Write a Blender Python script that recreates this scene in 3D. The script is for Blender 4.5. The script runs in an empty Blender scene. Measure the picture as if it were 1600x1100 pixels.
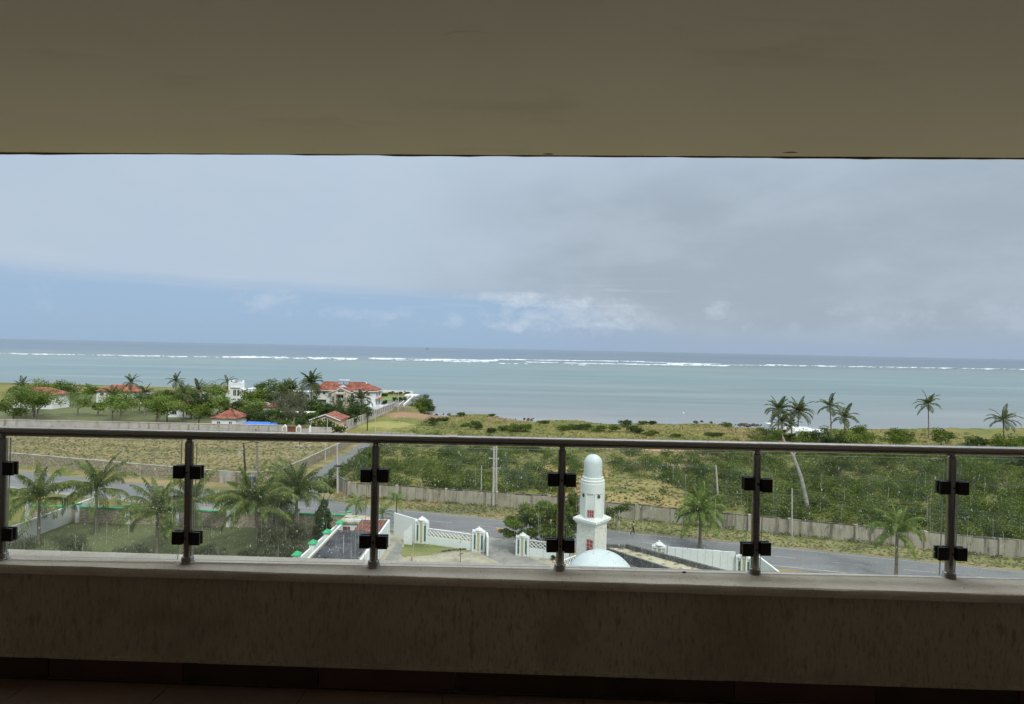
import bpy, math, random
import numpy as np
from mathutils import Vector, Matrix, noise as mnoise

R = math.radians
scene = bpy.context.scene
COL = scene.collection

# ------------------------------------------------------------------ camera
CAM = Vector((0, 0, 25.0))
ROLL, PITCH, FPX = R(1.18), R(0.32), 900.0
_f = Vector((0, math.cos(PITCH), -math.sin(PITCH)))
_u0 = Vector((0, math.sin(PITCH), math.cos(PITCH)))
_x0 = Vector((1, 0, 0))
_r = _x0 * math.cos(ROLL) + _u0 * math.sin(ROLL)
_u = -_x0 * math.sin(ROLL) + _u0 * math.cos(ROLL)
cam_data = bpy.data.cameras.new('camera')
cam = bpy.data.objects.new('camera', cam_data)
COL.objects.link(cam)
cam.matrix_world = Matrix(((_r.x, _u.x, -_f.x, CAM.x), (_r.y, _u.y, -_f.y, CAM.y), (_r.z, _u.z, -_f.z, CAM.z), (0, 0, 0, 1)))
cam_data.sensor_fit = 'HORIZONTAL'
cam_data.sensor_width = 36
cam_data.lens = 36 * FPX / 1600
cam_data.clip_start = 0.05
cam_data.clip_end = 90000
scene.camera = cam

def srgb(r, g, b):
    f = lambda c: (c / 255 / 12.92) if c / 255 <= 0.04045 else ((c / 255 + 0.055) / 1.055) ** 2.4
    return (f(r), f(g), f(b), 1)

# ------------------------------------------------------------------ sky and sun
SUN_EL, SUN_AZ = R(48), R(148)        # azimuth clockwise from +Y (the view direction)
world = bpy.data.worlds.new('World'); scene.world = world; world.use_nodes = True
def build_world():
    nt = world.node_tree; N = nt.nodes; L = nt.links; N.clear()
    out = N.new('ShaderNodeOutputWorld'); bg = N.new('ShaderNodeBackground'); bg.inputs['Strength'].default_value = 0.1
    L.new(bg.outputs[0], out.inputs[0])
    sky = N.new('ShaderNodeTexSky'); sky.sky_type = 'NISHITA'; sky.sun_disc = False
    sky.sun_elevation = SUN_EL; sky.sun_rotation = SUN_AZ; sky.dust_density = 1.0
    tc = N.new('ShaderNodeTexCoord'); sep = N.new('ShaderNodeSeparateXYZ'); L.new(tc.outputs['Generated'], sep.inputs[0])
    def math_(op, a, b=None, clamp=False):
        n = N.new('ShaderNodeMath'); n.operation = op; n.use_clamp = clamp
        for i, v in enumerate((a, b)):
            if v is None: continue
            if isinstance(v, (int, float)): n.inputs[i].default_value = v
            else: L.new(v, n.inputs[i])
        return n.outputs[0]
    def mix(fac, a, b):
        n = N.new('ShaderNodeMix'); n.data_type = 'RGBA'
        for s, v in ((n.inputs[0], fac), (n.inputs[6], a), (n.inputs[7], b)):
            if isinstance(v, (int, float)): s.default_value = v
            elif isinstance(v, tuple): s.default_value = v
            else: L.new(v, s)
        return n.outputs[2]
    def noise(scale, sc=(1, 1, 1), detail=4, rough=0.5, off=(0, 0, 0)):
        m = N.new('ShaderNodeMapping'); m.inputs['Scale'].default_value = sc; m.inputs['Location'].default_value = off
        L.new(tc.outputs['Generated'], m.inputs[0])
        n = N.new('ShaderNodeTexNoise'); n.inputs['Scale'].default_value = scale; n.inputs['Detail'].default_value = detail; n.inputs['Roughness'].default_value = rough
        L.new(m.outputs[0], n.inputs[0]); return n.outputs[0]
    def smooth(v, a, b, t0=0.0, t1=1.0):
        n = N.new('ShaderNodeMapRange'); n.interpolation_type = 'SMOOTHSTEP'; n.clamp = True
        L.new(v, n.inputs[0])
        for i, x in enumerate((a, b, t0, t1)): n.inputs[i + 1].default_value = x
        return n.outputs[0]
    X, Z = sep.outputs[0], sep.outputs[2]
    K = 8.75
    def c(r, g, b, k=1.0):
        q = srgb(r, g, b); return (q[0] * K * k, q[1] * K * k, q[2] * K * k, 1)
    # clear strip low over the sea
    low = mix(smooth(Z, 0.0, 0.08), c(156, 182, 210), c(156, 184, 213))
    low = mix(smooth(X, -0.10, 0.30), low, c(158, 178, 202))
    low = mix(0.04, low, sky.outputs[0])
    # overcast deck, lighter to the left, thick and greyer to the right
    big = noise(1.3, (1, 1, 2.5), 5, 0.5, (3.1, 0, 1.0))
    fine = noise(5.0, (1, 1, 2.6), 6, 0.55, (0, 2.0, 5.0))
    d = math_('ADD', smooth(X, -0.50, 0.34), math_('MULTIPLY', math_('SUBTRACT', big, 0.5), 1.3))
    deck = mix(smooth(d, 0.05, 1.05), c(182, 199, 217), c(163, 177, 191))
    deck = mix(smooth(fine, 0.36, 0.70, 0.0, 0.36), deck, c(190, 204, 219))
    # brighter band high in view, on towards the zenith as under any cloud deck
    deck = mix(smooth(Z, 0.22, 0.36, 0.0, 0.55), deck, c(190, 207, 226))
    deck = mix(smooth(Z, 0.36, 0.95), deck, c(238, 242, 246, 2.15))
    # edge of the deck
    edge = math_('ADD', Z, math_('MULTIPLY', math_('SUBTRACT', noise(6.0, (1, 1, 7), 6, 0.6, (1, 0, 0)), 0.5), 0.022))
    thr = math_('ADD', edge, smooth(X, 0.0, 0.34, 0.0, 0.065))
    m = smooth(thr, 0.072, 0.110)
    col = mix(m, low, deck)
    # thin streaks and far cumulus low down
    streak = smooth(noise(5.0, (1, 1, 22), 5, 0.6, (4, 0, 2)), 0.50, 0.68)
    streak = math_('MULTIPLY', streak, smooth(Z, 0.05, 0.085))
    streak = math_('MULTIPLY', streak, smooth(Z, 0.135, 0.10))
    streak = math_('MULTIPLY', streak, smooth(X, -0.25, 0.02, 0.10, 0.34)); streak = math_('MULTIPLY', streak, smooth(X, 0.32, 0.16))
    col = mix(streak, col, c(200, 213, 229))
    pz = smooth(math_('ADD', noise(17, (1, 1, 1.5), 5, 0.62, (0.3, 0, 7)), math_('MULTIPLY', math_('SUBTRACT', noise(4, (1, 1, .5), 2, 0.5, (9, 1, 3)), 0.5), 0.55)), 0.52, 0.74)
    pz = math_('MULTIPLY', pz, smooth(Z, 0.022, 0.045))
    pz = math_('MULTIPLY', pz, smooth(Z, 0.098, 0.062, 0.0, 0.26))
    col = mix(pz, col, c(196, 208, 226))
    # one brighter bank right of the middle
    def bump_at(x0, z0, rx, rz):
        a = math_('DIVIDE', math_('SUBTRACT', X, x0), rx); b = math_('DIVIDE', math_('SUBTRACT', Z, z0), rz)
        return math_('SUBTRACT', 1.0, math_('ADD', math_('MULTIPLY', a, a), math_('MULTIPLY', b, b)))
    nn = math_('MULTIPLY', math_('SUBTRACT', noise(26, (1, 1, 1.8), 9, 0.68), 0.5), 6.0)
    for (x0, z0, rx, rz, k) in ((0.09, 0.060, 0.12, 0.034, 0.45), (0.05, 0.080, 0.09, 0.010, 0.45), (0.0, 0.090, 0.10, 0.007, 0.5), (-0.01, 0.040, 0.035, 0.010, .45), (0.335, 0.066, 0.022, 0.016, .42), (-0.385, 0.066, 0.045, 0.018, .35), (-0.25, 0.053, 0.06, 0.011, .28), (-0.10, 0.05, 0.02, 0.014, .3), (0.2, 0.045, 0.1, 0.010, .22)):
        bb = smooth(math_('ADD', bump_at(x0, z0, rx, rz), nn), -0.5, 1.9, 0.0, k)
        col = mix(bb, col, c(208, 218, 229))
    # below the horizon (seen only past the edge of the sea)
    col = mix(smooth(Z, 0.0, -0.01), col, c(120, 138, 148))
    L.new(col, bg.inputs[0])
build_world()
sun_d = bpy.data.lights.new('sun', 'SUN'); sun_d.energy = 2.1; sun_d.angle = R(11); sun_d.color = (1.0, 0.96, 0.9)
sun = bpy.data.objects.new('sun', sun_d); COL.objects.link(sun)
sdir = Vector((math.sin(SUN_AZ) * math.cos(SUN_EL), math.cos(SUN_AZ) * math.cos(SUN_EL), math.sin(SUN_EL)))
sun.rotation_euler = sdir.to_track_quat('Z', 'Y').to_euler(); sun.location = sdir * 100
scene.view_settings.view_transform = 'Standard'; scene.view_settings.look = 'None'
scene.view_settings.exposure = 0.2; scene.view_settings.gamma = 1.0; scene.view_settings.use_curve_mapping = False
scene.render.engine = 'CYCLES'
scene.cycles.max_bounces = 8; scene.cycles.diffuse_bounces = 7; scene.cycles.glossy_bounces = 3
scene.cycles.transparent_max_bounces = 16; scene.cycles.transmission_bounces = 6
scene.cycles.caustics_reflective = False; scene.cycles.caustics_refractive = False
scene.cycles.use_denoising = True

# ------------------------------------------------------------------ placing helpers
def ray(px, py):
    return (_r * (px - 800) - _u * (py - 550) + _f * FPX)
def G(px, py, z=0.0):
    """ground point seen at a pixel of the photograph (1600x1100), on the level z"""
    d = ray(px, py); t = (z - CAM.z) / d.z; p = CAM + d * t
    return Vector((p.x, p.y, z))
def AT(px, py, y):
    """point seen at a pixel, at the distance y in front of the balcony"""
    d = ray(px, py); return CAM + d * (y / d.y)

# ------------------------------------------------------------------ object helpers
def tag(o, label=None, cat=None, group=None, kind=None):
    if label: o['label'] = label
    if cat: o['category'] = cat
    if group: o['group'] = group
    if kind: o['kind'] = kind
    return o
def thing(name, label, cat, loc=(0, 0, 0), rz=0.0, group=None):
    o = bpy.data.objects.new(name, None); COL.objects.link(o)
    o.empty_display_size = 0.3; o.location = loc; o.rotation_euler = (0, 0, rz)
    return tag(o, label, cat, group)
def link_mesh(name, me, parent=None, loc=(0, 0, 0), rot=(0, 0, 0), sc=1.0):
    o = bpy.data.objects.new(name, me); COL.objects.link(o)
    if parent is not None: o.parent = parent
    o.location = loc; o.rotation_euler = rot
    o.scale = (sc, sc, sc) if isinstance(sc, (int, float)) else sc
    return o
def quads_mesh(name, V, F, mat, smooth=False):
    V = np.asarray(V, dtype=np.float32).reshape(-1, 3); F = np.asarray(F, dtype=np.int32)
    k = F.shape[1]
    me = bpy.data.meshes.new(name)
    me.vertices.add(len(V)); me.vertices.foreach_set('co', V.ravel())
    me.loops.add(F.size); me.loops.foreach_set('vertex_index', F.ravel())
    me.polygons.add(len(F)); me.polygons.foreach_set('loop_start', np.arange(0, F.size, k, dtype=np.int32))
    me.polygons.foreach_set('loop_total', np.full(len(F), k, dtype=np.int32))
    if smooth: me.polygons.foreach_set('use_smooth', np.ones(len(F), dtype=bool))
    me.update(calc_edges=True); me.materials.append(mat); return me

class MB:
    def __init__(s): s.v = []; s.f = []
    def add(s, vs, fs):
        b = len(s.v); s.v += [tuple(v) for v in vs]; s.f += [tuple(b + i for i in f) for f in fs]; return s
    def box(s, c, d, rz=0.0, M=None):
        x, y, z = d[0] / 2, d[1] / 2, d[2] / 2
        vs = [Vector((a * x, b * y, e * z)) for e in (-1, 1) for a, b in ((-1, -1), (1, -1), (1, 1), (-1, 1))]
        m = Matrix.Rotation(rz, 3, 'Z') if M is None else M
        c = Vector(c)
        return s.add([m @ v + c for v in vs], [(3, 2, 1, 0), (4, 5, 6, 7), (0, 1, 5, 4), (1, 2, 6, 5), (2, 3, 7, 6), (3, 0, 4, 7)])
    def b2(s, x0, x1, y0, y1, z0, z1):
        return s.box(((x0 + x1) / 2, (y0 + y1) / 2, (z0 + z1) / 2), (abs(x1 - x0), abs(y1 - y0), abs(z1 - z0)))
    def bar(s, p0, p1, w, h):
        p0 = Vector(p0); p1 = Vector(p1); d = p1 - p0
        q = d.to_track_quat('X', 'Z').to_matrix()
        return s.box((p0 + p1) / 2, (d.length, w, h), M=q)
    def tube(s, pts, rad, n=8, cap=True):
        pts = [Vector(p) for p in pts]; rad = rad if isinstance(rad, (list, tuple)) else [rad] * len(pts)
        vs = []; up = Vector((0.3, 0.2, 1)).normalized()
        for i, p in enumerate(pts):
            t = (pts[min(i + 1, len(pts) - 1)] - pts[max(i - 1, 0)]).normalized()
            if abs(t.dot(up)) > 0.96: up = Vector((1, 0.1, 0)).normalized()
            a = t.cross(up).normalized(); b = a.cross(t).normalized()
            vs += [p + (a * math.cos(2 * math.pi * k / n) + b * math.sin(2 * math.pi * k / n)) * rad[i] for k in range(n)]
        fs = [(i * n + k, i * n + (k + 1) % n, (i + 1) * n + (k + 1) % n, (i + 1) * n + k) for i in range(len(pts) - 1) for k in range(n)]
        if cap: fs += [tuple(range(n))[::-1], tuple((len(pts) - 1) * n + k for k in range(n))]
        return s.add(vs, fs)
    def lathe(s, prof, c=(0, 0, 0), n=24, rot=0.0):
        c = Vector(c); vs = []; 
        for r, z in prof:
            vs += [c + Vector((r * math.cos(rot + 2 * math.pi * k / n), r * math.sin(rot + 2 * math.pi * k / n), z)) for k in range(n)]
        fs = [(i * n + k, i * n + (k + 1) % n, (i + 1) * n + (k + 1) % n, (i + 1) * n + k) for i in range(len(prof) - 1) for k in range(n)]
        fs += [tuple(range(n))[::-1], tuple((len(prof) - 1) * n + k for k in range(n))]
        return s.add(vs, fs)
    def prism(s, poly, z0, z1, M=None):
        """poly in XY (counter-clockwise) pulled from z0 to z1; M places it"""
        n = len(poly); vs = [Vector((x, y, z0)) for x, y in poly] + [Vector((x, y, z1)) for x, y in poly]
        if M is not None: vs = [M @ v for v in vs]
        return s.add(vs, [tuple(range(n))[::-1], tuple(range(n, 2 * n))] + [(i, (i + 1) % n, n + (i + 1) % n, n + i) for i in range(n)])
    def wall(s, p0, p1, z0, z1, th, z1b=None):
        """upright wall along the ground line p0-p1; z1b = top height at p1"""
        a = Vector((p0[0], p0[1], 0)); b = Vector((p1[0], p1[1], 0)); t = (b - a).normalized(); nrm = Vector((-t.y, t.x, 0)) * th / 2
        z1b = z1 if z1b is None else z1b
        vs = [a - nrm, b - nrm, b + nrm, a + nrm]
        vs = [Vector((v.x, v.y, z0)) for v in vs] + [Vector((v.x, v.y, h)) for v, h in zip(vs, (z1, z1b, z1b, z1))]
        return s.add(vs, [(3, 2, 1, 0), (4, 5, 6, 7), (0, 1, 5, 4), (1, 2, 6, 5), (2, 3, 7, 6), (3, 0, 4, 7)])
    def mesh(s, name, mat, smooth=False, bevel=0.0):
        me = bpy.data.meshes.new(name); me.from_pydata(s.v, [], s.f); me.update()
        me.materials.append(mat)
        if smooth:
            me.shade_smooth()
            try: me.set_sharp_from_angle(angle=R(40))
            except Exception: pass
        return me
    def build(s, name, mat, parent=None, smooth=False, bevel=0.0, **k):
        o = link_mesh(name, s.mesh(name, mat, smooth), parent, **k)
        if bevel:
            m = o.modifiers.new('bevel', 'BEVEL'); m.width = bevel; m.segments = 2; m.limit_method = 'ANGLE'
        return o

# ------------------------------------------------------------------ materials
EARTH = []
def mat(name, stops, scale=1.0, rough=0.85, bump=0.0, bscale=None, stretch=(1, 1, 1), coord='world', detail=5, metal=0.0, spec=0.3,
        spots=None, trans=0.0, nrough=0.55, bdist=0.02, bstretch=None, patches=()):
    m = bpy.data.materials.new(name); m.use_nodes = True; nt = m.node_tree; N = nt.nodes; L = nt.links
    p = N['Principled BSDF']; p.inputs['Roughness'].default_value = rough; p.inputs['Metallic'].default_value = metal
    p.inputs['Specular IOR Level'].default_value = spec
    if coord == 'world': g = N.new('ShaderNodeNewGeometry'); src = g.outputs['Position']
    else: g = N.new('ShaderNodeTexCoord'); src = g.outputs['Object']
    def nz(sc, st, det=detail, r=nrough):
        mp = N.new('ShaderNodeMapping'); mp.inputs['Scale'].default_value = st; L.new(src, mp.inputs[0])
        t = N.new('ShaderNodeTexNoise'); t.inputs['Scale'].default_value = sc; t.inputs['Detail'].default_value = det; t.inputs['Roughness'].default_value = r
        L.new(mp.outputs[0], t.inputs[0]); return t.outputs[0]
    if len(stops) == 1: stops = [(0, stops[0]), (1, stops[0])]
    elif not isinstance(stops[0][1], tuple): stops = [(0.3 + 0.4 * i / (len(stops) - 1), s) for i, s in enumerate(stops)]
    r = N.new('ShaderNodeValToRGB'); e = r.color_ramp.elements
    e[0].position = stops[0][0]; e[0].color = stops[0][1]; e[1].position = stops[-1][0]; e[1].color = stops[-1][1]
    for q, cc in stops[1:-1]:
        x = e.new(q); x.color = cc
    L.new(nz(scale, stretch), r.inputs[0]); col = r.outputs[0]
    def mixin(fac, a, b):
        n = N.new('ShaderNodeMix'); n.data_type = 'RGBA'; L.new(fac, n.inputs[0]); L.new(a, n.inputs[6]); n.inputs[7].default_value = b; return n.outputs[2]
    for sp in (spots or []):        # (scale, lo, hi, colour, stretch)
        mr = N.new('ShaderNodeMapRange'); mr.inputs[1].default_value = sp[1]; mr.inputs[2].default_value = sp[2]
        L.new(nz(sp[0], sp[4] if len(sp) > 4 else (1, 1, 1)), mr.inputs[0]); col = mixin(mr.outputs[0], col, sp[3])
    for (cx_, cy_, rx_, ry_, colr) in patches:        # bare patches at fixed places on the ground
        mp = N.new('ShaderNodeMapping'); mp.inputs['Location'].default_value = (-cx_ / rx_, -cy_ / ry_, 0); mp.inputs['Scale'].default_value = (1 / rx_, 1 / ry_, 0); L.new(src, mp.inputs[0])
        vl = N.new('ShaderNodeVectorMath'); vl.operation = 'LENGTH'; L.new(mp.outputs[0], vl.inputs[0])
        ma = N.new('ShaderNodeMath'); ma.operation = 'MULTIPLY_ADD'; L.new(nz(.18, (1, 1, 1), 8, .65), ma.inputs[0]); ma.inputs[1].default_value = -3.2; L.new(vl.outputs['Value'], ma.inputs[2])
        mr = N.new('ShaderNodeMapRange'); mr.inputs[1].default_value = -.35; mr.inputs[2].default_value = -1.0; L.new(ma.outputs[0], mr.inputs[0]); col = mixin(mr.outputs[0], col, colr)
    L.new(col, p.inputs['Base Color'])
    if bump:
        b = N.new('ShaderNodeBump'); b.inputs['Strength'].default_value = bump; b.inputs['Distance'].default_value = bdist
        L.new(nz(bscale or scale * 4, bstretch or stretch), b.inputs['Height']); L.new(b.outputs[0], p.inputs['Normal'])
    if trans:
        t = N.new('ShaderNodeBsdfTranslucent'); L.new(col, t.inputs[0]); mx = N.new('ShaderNodeMixShader'); mx.inputs[0].default_value = trans
        L.new(p.outputs[0], mx.inputs[1]); L.new(t.outputs[0], mx.inputs[2]); L.new(mx.outputs[0], N['Material Output'].inputs[0])
    return m
def lin(r, g, b): return (r, g, b, 1)

M = {}
for (px_, py_, rx_, ry_, c_) in ((640, 648, 9, 9, (.27, .165, .10, 1)), (664, 650, 8, 7, (.25, .16, .10, 1)), (796, 654, 7, 7, (.22, .15, .10, 1)), (1020, 698, 16, 7, (.33, .22, .10, 1)), (1060, 722, 9, 5, (.24, .19, .08, 1)), (900, 765, 4, 7, (.32, .20, .10, 1)), (1010, 757, 7, 4, (.25, .21, .075, 1)), (1130, 712, 10, 8, (.22, .15, .09, 1)), (985, 780, 10, 5, (.27, .22, .085, 1)), (1025, 785, 7, 3, (.28, .21, .085, 1)), (600, 664, 10, 9, (.24, .24, .07, 1)), (890, 735, 8, 9, (.32, .23, .10, 1)), (660, 693, 9, 7, (.27, .24, .09, 1)), (740, 694, 9, 6, (.26, .24, .08, 1))):
    g_ = G(px_, py_); EARTH.append((g_.x, g_.y, rx_, ry_, c_))
M['ceiling'] = mat('ceiling_paint', [lin(.81, .72, .66), lin(.86, .77, .71)], 1.2, 0.8, 0.12, 9, spots=[(1.3, .60, .72, lin(.76, .67, .61), (1, 2.5, 1))], bdist=.004)
M['edge_bead'] = mat('stained_drip_bead', [lin(.10, .045, .02), lin(.22, .14, .07)], 9, 0.8, 0.5, 40)
M['plaster'] = mat('coarse_render', [lin(.44, .375, .29), lin(.56, .485, .385)], 2.2, 0.95, 1.0, 26, stretch=(1, 1, .6), bstretch=(1, 1, .28), spots=[(2.5, .55, .75, lin(.38, .325, .245), (1, 1, .5)), (85, .52, .66, lin(.36, .305, .235), (1, 1, .25)), (30, .60, .68, lin(.35, .295, .225), (1, 1, .3)), (2.4, .56, .72, lin(.36, .31, .235), (1, 1, 1.6)), (90, .64, .70, lin(.58, .50, .40), (1, 1, .5))], bdist=.02)
M['coping'] = mat('coping_plaster', [lin(.60, .53, .435), lin(.76, .69, .585)], 7, 0.75, 0.6, 60, spots=[(120, .63, .70, lin(.12, .10, .08)), (90, .66, .72, lin(.75, .73, .7))], bdist=.004)
M['metal'] = mat('dark_brushed_steel', [lin(.30, .285, .265), lin(.40, .38, .355)], 4, 0.25, 0.05, 200, metal=0.92, spec=.5, spots=[(300, .64, .70, lin(.5, .5, .5))], stretch=(.2, 1, 1))
M['clamp'] = mat('black_clamp_metal', [lin(.022, .017, .014), lin(.035, .027, .022)], 20, 0.38, 0.03, 90, metal=0.5, spec=.5)
M['tile_a'] = mat('brown_floor_tile', [lin(.10, .060, .042), lin(.135, .082, .056)], 3, 0.5, 0.1, 30, stretch=(.5, 3, 1))
M['tile_b'] = mat('dark_skirting_tile', [lin(.035, .022, .016), lin(.06, .035, .026)], 5, 0.4, 0.05, 30)
M['tile_c'] = mat('red_skirting_tile', [lin(.07, .035, .028), lin(.10, .048, .036)], 5, 0.4, 0.05, 30)
M['grout'] = mat('grout', [lin(.10, .085, .07), lin(.14, .12, .10)], 20, 0.95, 0.2, 80)
M['inner'] = mat('room_paint', [lin(.72, .68, .60), lin(.78, .74, .66)], 2, 0.9, 0.1, 20)

M['land'] = mat('scrub_grass_ground', [(.30, lin(.075, .095, .021)), (.44, lin(.125, .137, .031)), (.55, lin(.175, .158, .046)), (.68, lin(.21, .155, .066))], 0.045, 0.95, 0.35, .9,
                stretch=(1, .55, 1), detail=9, nrough=.62, spots=[(.22, .52, .70, lin(.06, .082, .020)), (.9, .58, .72, lin(.20, .175, .065)), (2.2, .56, .70, lin(.085, .10, .028))], bdist=.5, patches=EARTH)
M['earth'] = mat('bare_shore_earth', [lin(.17, .115, .07), lin(.30, .21, .13)], 0.25, 0.95, 0.8, 2, detail=8, spots=[(.16, .5, .62, lin(.22, .20, .07))], bdist=.3)
def tuft_mat(key, stops, scale, **k): M[key] = mat(key + '_blades', stops, scale, 0.95, 0.0, trans=.35, **k)
M['field'] = mat('dry_field_grass', [(.32, lin(.11, .12, .045)), (.45, lin(.17, .16, .065)), (.56, lin(.25, .20, .095)), (.7, lin(.20, .185, .075))], 0.16, 0.95, 0.45, .8,
                 stretch=(.35, 1, 1), detail=9, nrough=.65, bdist=.5, bstretch=(.4, 1, 1))
M['verge'] = mat('verge_grass', [(.30, lin(.10, .11, .04)), (.45, lin(.18, .165, .07)), (.58, lin(.27, .21, .10)), (.72, lin(.30, .235, .13))], 0.22, 0.95, 0.9, 3,
                 stretch=(.35, 1, 1), detail=9, nrough=.62, spots=[(3.0, .66, .74, lin(.34, .30, .22)), (.5, .60, .72, lin(.075, .085, .03))], bdist=.15)
tuft_mat('land_tuft', [(.30, lin(.075, .095, .021)), (.44, lin(.125, .137, .031)), (.55, lin(.175, .158, .046)), (.68, lin(.21, .155, .066))], 0.045, stretch=(1, .55, 1), detail=9, nrough=.62, spots=[(.22, .52, .70, lin(.085, .105, .03))])
tuft_mat('field_tuft', [(.32, lin(.11, .12, .045)), (.45, lin(.17, .16, .065)), (.56, lin(.25, .20, .095)), (.7, lin(.20, .185, .075))], 0.16, stretch=(.35, 1, 1), detail=9, nrough=.65)
tuft_mat('verge_tuft', [(.30, lin(.10, .11, .04)), (.45, lin(.18, .165, .07)), (.58, lin(.27, .21, .10)), (.72, lin(.30, .235, .13))], 0.22, stretch=(.35, 1, 1), detail=9, nrough=.62)
M['verge_green'] = mat('green_verge_grass', [(.30, lin(.10, .12, .04)), (.5, lin(.17, .185, .065)), (.68, lin(.24, .215, .10))], 0.35, 0.95, 0.9, 3,
                 stretch=(.35, 1, 1), detail=9, spots=[(3.0, .68, .76, lin(.34, .32, .24))], bdist=.15)
M['lawn'] = mat('compound_lawn', [lin(.085, .10, .042), lin(.125, .14, .06)], 0.5, 0.95, 0.8, 6, detail=8, spots=[(1.5, .58, .75, lin(.13, .115, .06))], bdist=.1)
M['lawn_bright'] = mat('bright_lawn', [lin(.10, .16, .045), lin(.17, .22, .07)], 0.5, 0.95, 0.8, 6, detail=8, spots=[(.9, .55, .7, lin(.25, .22, .11))], bdist=.1)
M['sand'] = mat('compound_sand', [(.32, lin(.24, .225, .17)), (.5, lin(.34, .315, .235)), (.7, lin(.41, .38, .29))], 0.6, 0.95, 0.5, 6, detail=9, nrough=.65, spots=[(.28, .54, .68, lin(.20, .20, .175)), (9, .64, .72, lin(.14, .125, .10))], bdist=.05)
M['paving'] = mat('worn_grey_paving', [(.32, lin(.16, .16, .15)), (.5, lin(.235, .23, .21)), (.7, lin(.31, .30, .265))], 0.5, 0.9, 0.5, 8, detail=9, nrough=.65, spots=[(3.5, .62, .7, lin(.38, .36, .32)), (.4, .58, .7, lin(.12, .12, .11))], bdist=.03)
M['asphalt'] = mat('wet_asphalt', [(.3, lin(.125, .127, .130)), (.7, lin(.175, .177, .178))], 0.35, 0.55, 0.4, 30, stretch=(.4, 1.2, 1), detail=8, spots=[(1.2, .58, .75, lin(.20, .20, .195), (.25, 2, 1)), (.25, .60, .72, lin(.12, .122, .13))], spec=.4)
M['old_asphalt'] = mat('old_side_road_asphalt', [(.3, lin(.12, .123, .126)), (.7, lin(.175, .175, .172))], 0.3, 0.7, 0.4, 20, detail=8, spots=[(.7, .60, .72, lin(.28, .26, .21))])
M['line'] = mat('road_line_paint', [lin(.34, .34, .33), lin(.46, .46, .44)], 1.5, 0.7, 0.2, 20, spots=[(2.5, .56, .66, lin(.21, .21, .21))])
M['white'] = mat('white_paint', [lin(.64, .70, .69), lin(.71, .76, .75)], 0.8, 0.6, 0.15, 6, detail=6, spots=[(1.3, .64, .78, lin(.60, .62, .58), (1, 1, .3)), (14, .70, .74, lin(.12, .12, .11))], bdist=.02)
M['white_clean'] = mat('white_plaster', [lin(.66, .69, .68), lin(.72, .745, .735)], 0.5, 0.7, 0.05, 6)
M['dome'] = mat('pale_dome_paint', [lin(.48, .55, .56), lin(.54, .605, .615)], 1.2, 0.5, 0.06, 8, spots=[(9, .70, .735, lin(.07, .09, .10)), (2.2, .62, .78, lin(.62, .70, .70))])
M['minaret'] = mat('minaret_paint', [lin(.60, .635, .615), lin(.66, .695, .68)], 1.0, 0.55, 0.08, 8, spots=[(1.1, .62, .80, lin(.62, .67, .66), (1, 1, .25))])
M['rough_white'] = mat('rough_cast_white', [lin(.62, .62, .56), lin(.72, .72, .66)], 3.0, 0.9, 1.0, 9, spots=[(7, .60, .66, lin(.40, .41, .37))], bdist=.08)
M['cream'] = mat('cream_render', [lin(.56, .50, .38), lin(.62, .56, .44)], 0.8, 0.85, 0.1, 5)
M['peach'] = mat('peach_render', [lin(.62, .45, .32), lin(.68, .50, .36)], 0.8, 0.85, 0.1, 5)
M['greypillar'] = mat('grey_beige_render', [lin(.36, .33, .29), lin(.44, .41, .36)], 0.8, 0.85, 0.1, 5)
M['burgundy'] = mat('burgundy_board', [lin(.20, .035, .045), lin(.30, .06, .07)], 3, 0.5, 0.1, 9)
M['tile_roof'] = mat('orange_clay_tiles', [(.38, lin(.11, .038, .028)), (.5, lin(.215, .072, .046)), (.60, lin(.31, .135, .088))], .5, 0.9, 0.8, 3, detail=10, nrough=.8, spots=[(1.0, .56, .62, lin(.46, .27, .19)), (.8, .57, .64, lin(.10, .04, .03))], bdist=.15)
M['old_tile'] = mat('weathered_tile_roof', [lin(.15, .06, .045), lin(.27, .11, .08)], 1.4, 0.9, 0.7, 5, detail=8, spots=[(1.6, .50, .58, lin(.07, .055, .05))], bdist=.05)
M['glazing'] = mat('faded_pink_bar', [lin(.40, .20, .20), lin(.50, .28, .27)], 3, 0.6)
M['dark_roof'] = mat('wet_bitumen_roof', [(.35, lin(.022, .023, .028)), (.62, lin(.085, .085, .095))], 0.5, 0.6, 0.4, 8, detail=9, spots=[(5, .66, .70, lin(.30, .28, .26)), (.7, .58, .70, lin(.03, .03, .033)), (2.4, .68, .73, lin(.20, .14, .11))])
M['roof_sand'] = mat('sandy_roof_screed', [lin(.34, .31, .20), lin(.48, .45, .33)], 0.9, 0.95, 0.5, 6, detail=8, spots=[(1.3, .52, .60, lin(.17, .15, .10)), (9, .62, .68, lin(.62, .58, .45))])
M['mouldy'] = mat('mould_blackened_concrete', [(.3, lin(.05, .055, .055)), (.7, lin(.13, .135, .13))], 2.0, 0.9, 0.5, 9, stretch=(1, 1, .25), spots=[(6, .62, .68, lin(.30, .30, .28), (1, 1, .12))])
M['green_trim'] = mat('green_trim_paint', [lin(.02, .30, .12), lin(.05, .42, .17)], 2, 0.5, 0.1, 8, spots=[(2, .6, .7, lin(.30, .45, .33))])
M['green_panel'] = mat('dark_green_panel', [lin(.025, .12, .11), lin(.04, .16, .14)], 2, 0.6, 0.1, 8)
M['yellow_strip'] = mat('ochre_strip', [lin(.42, .38, .16), lin(.50, .46, .22)], 3, 0.7, 0.1, 8)
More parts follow.
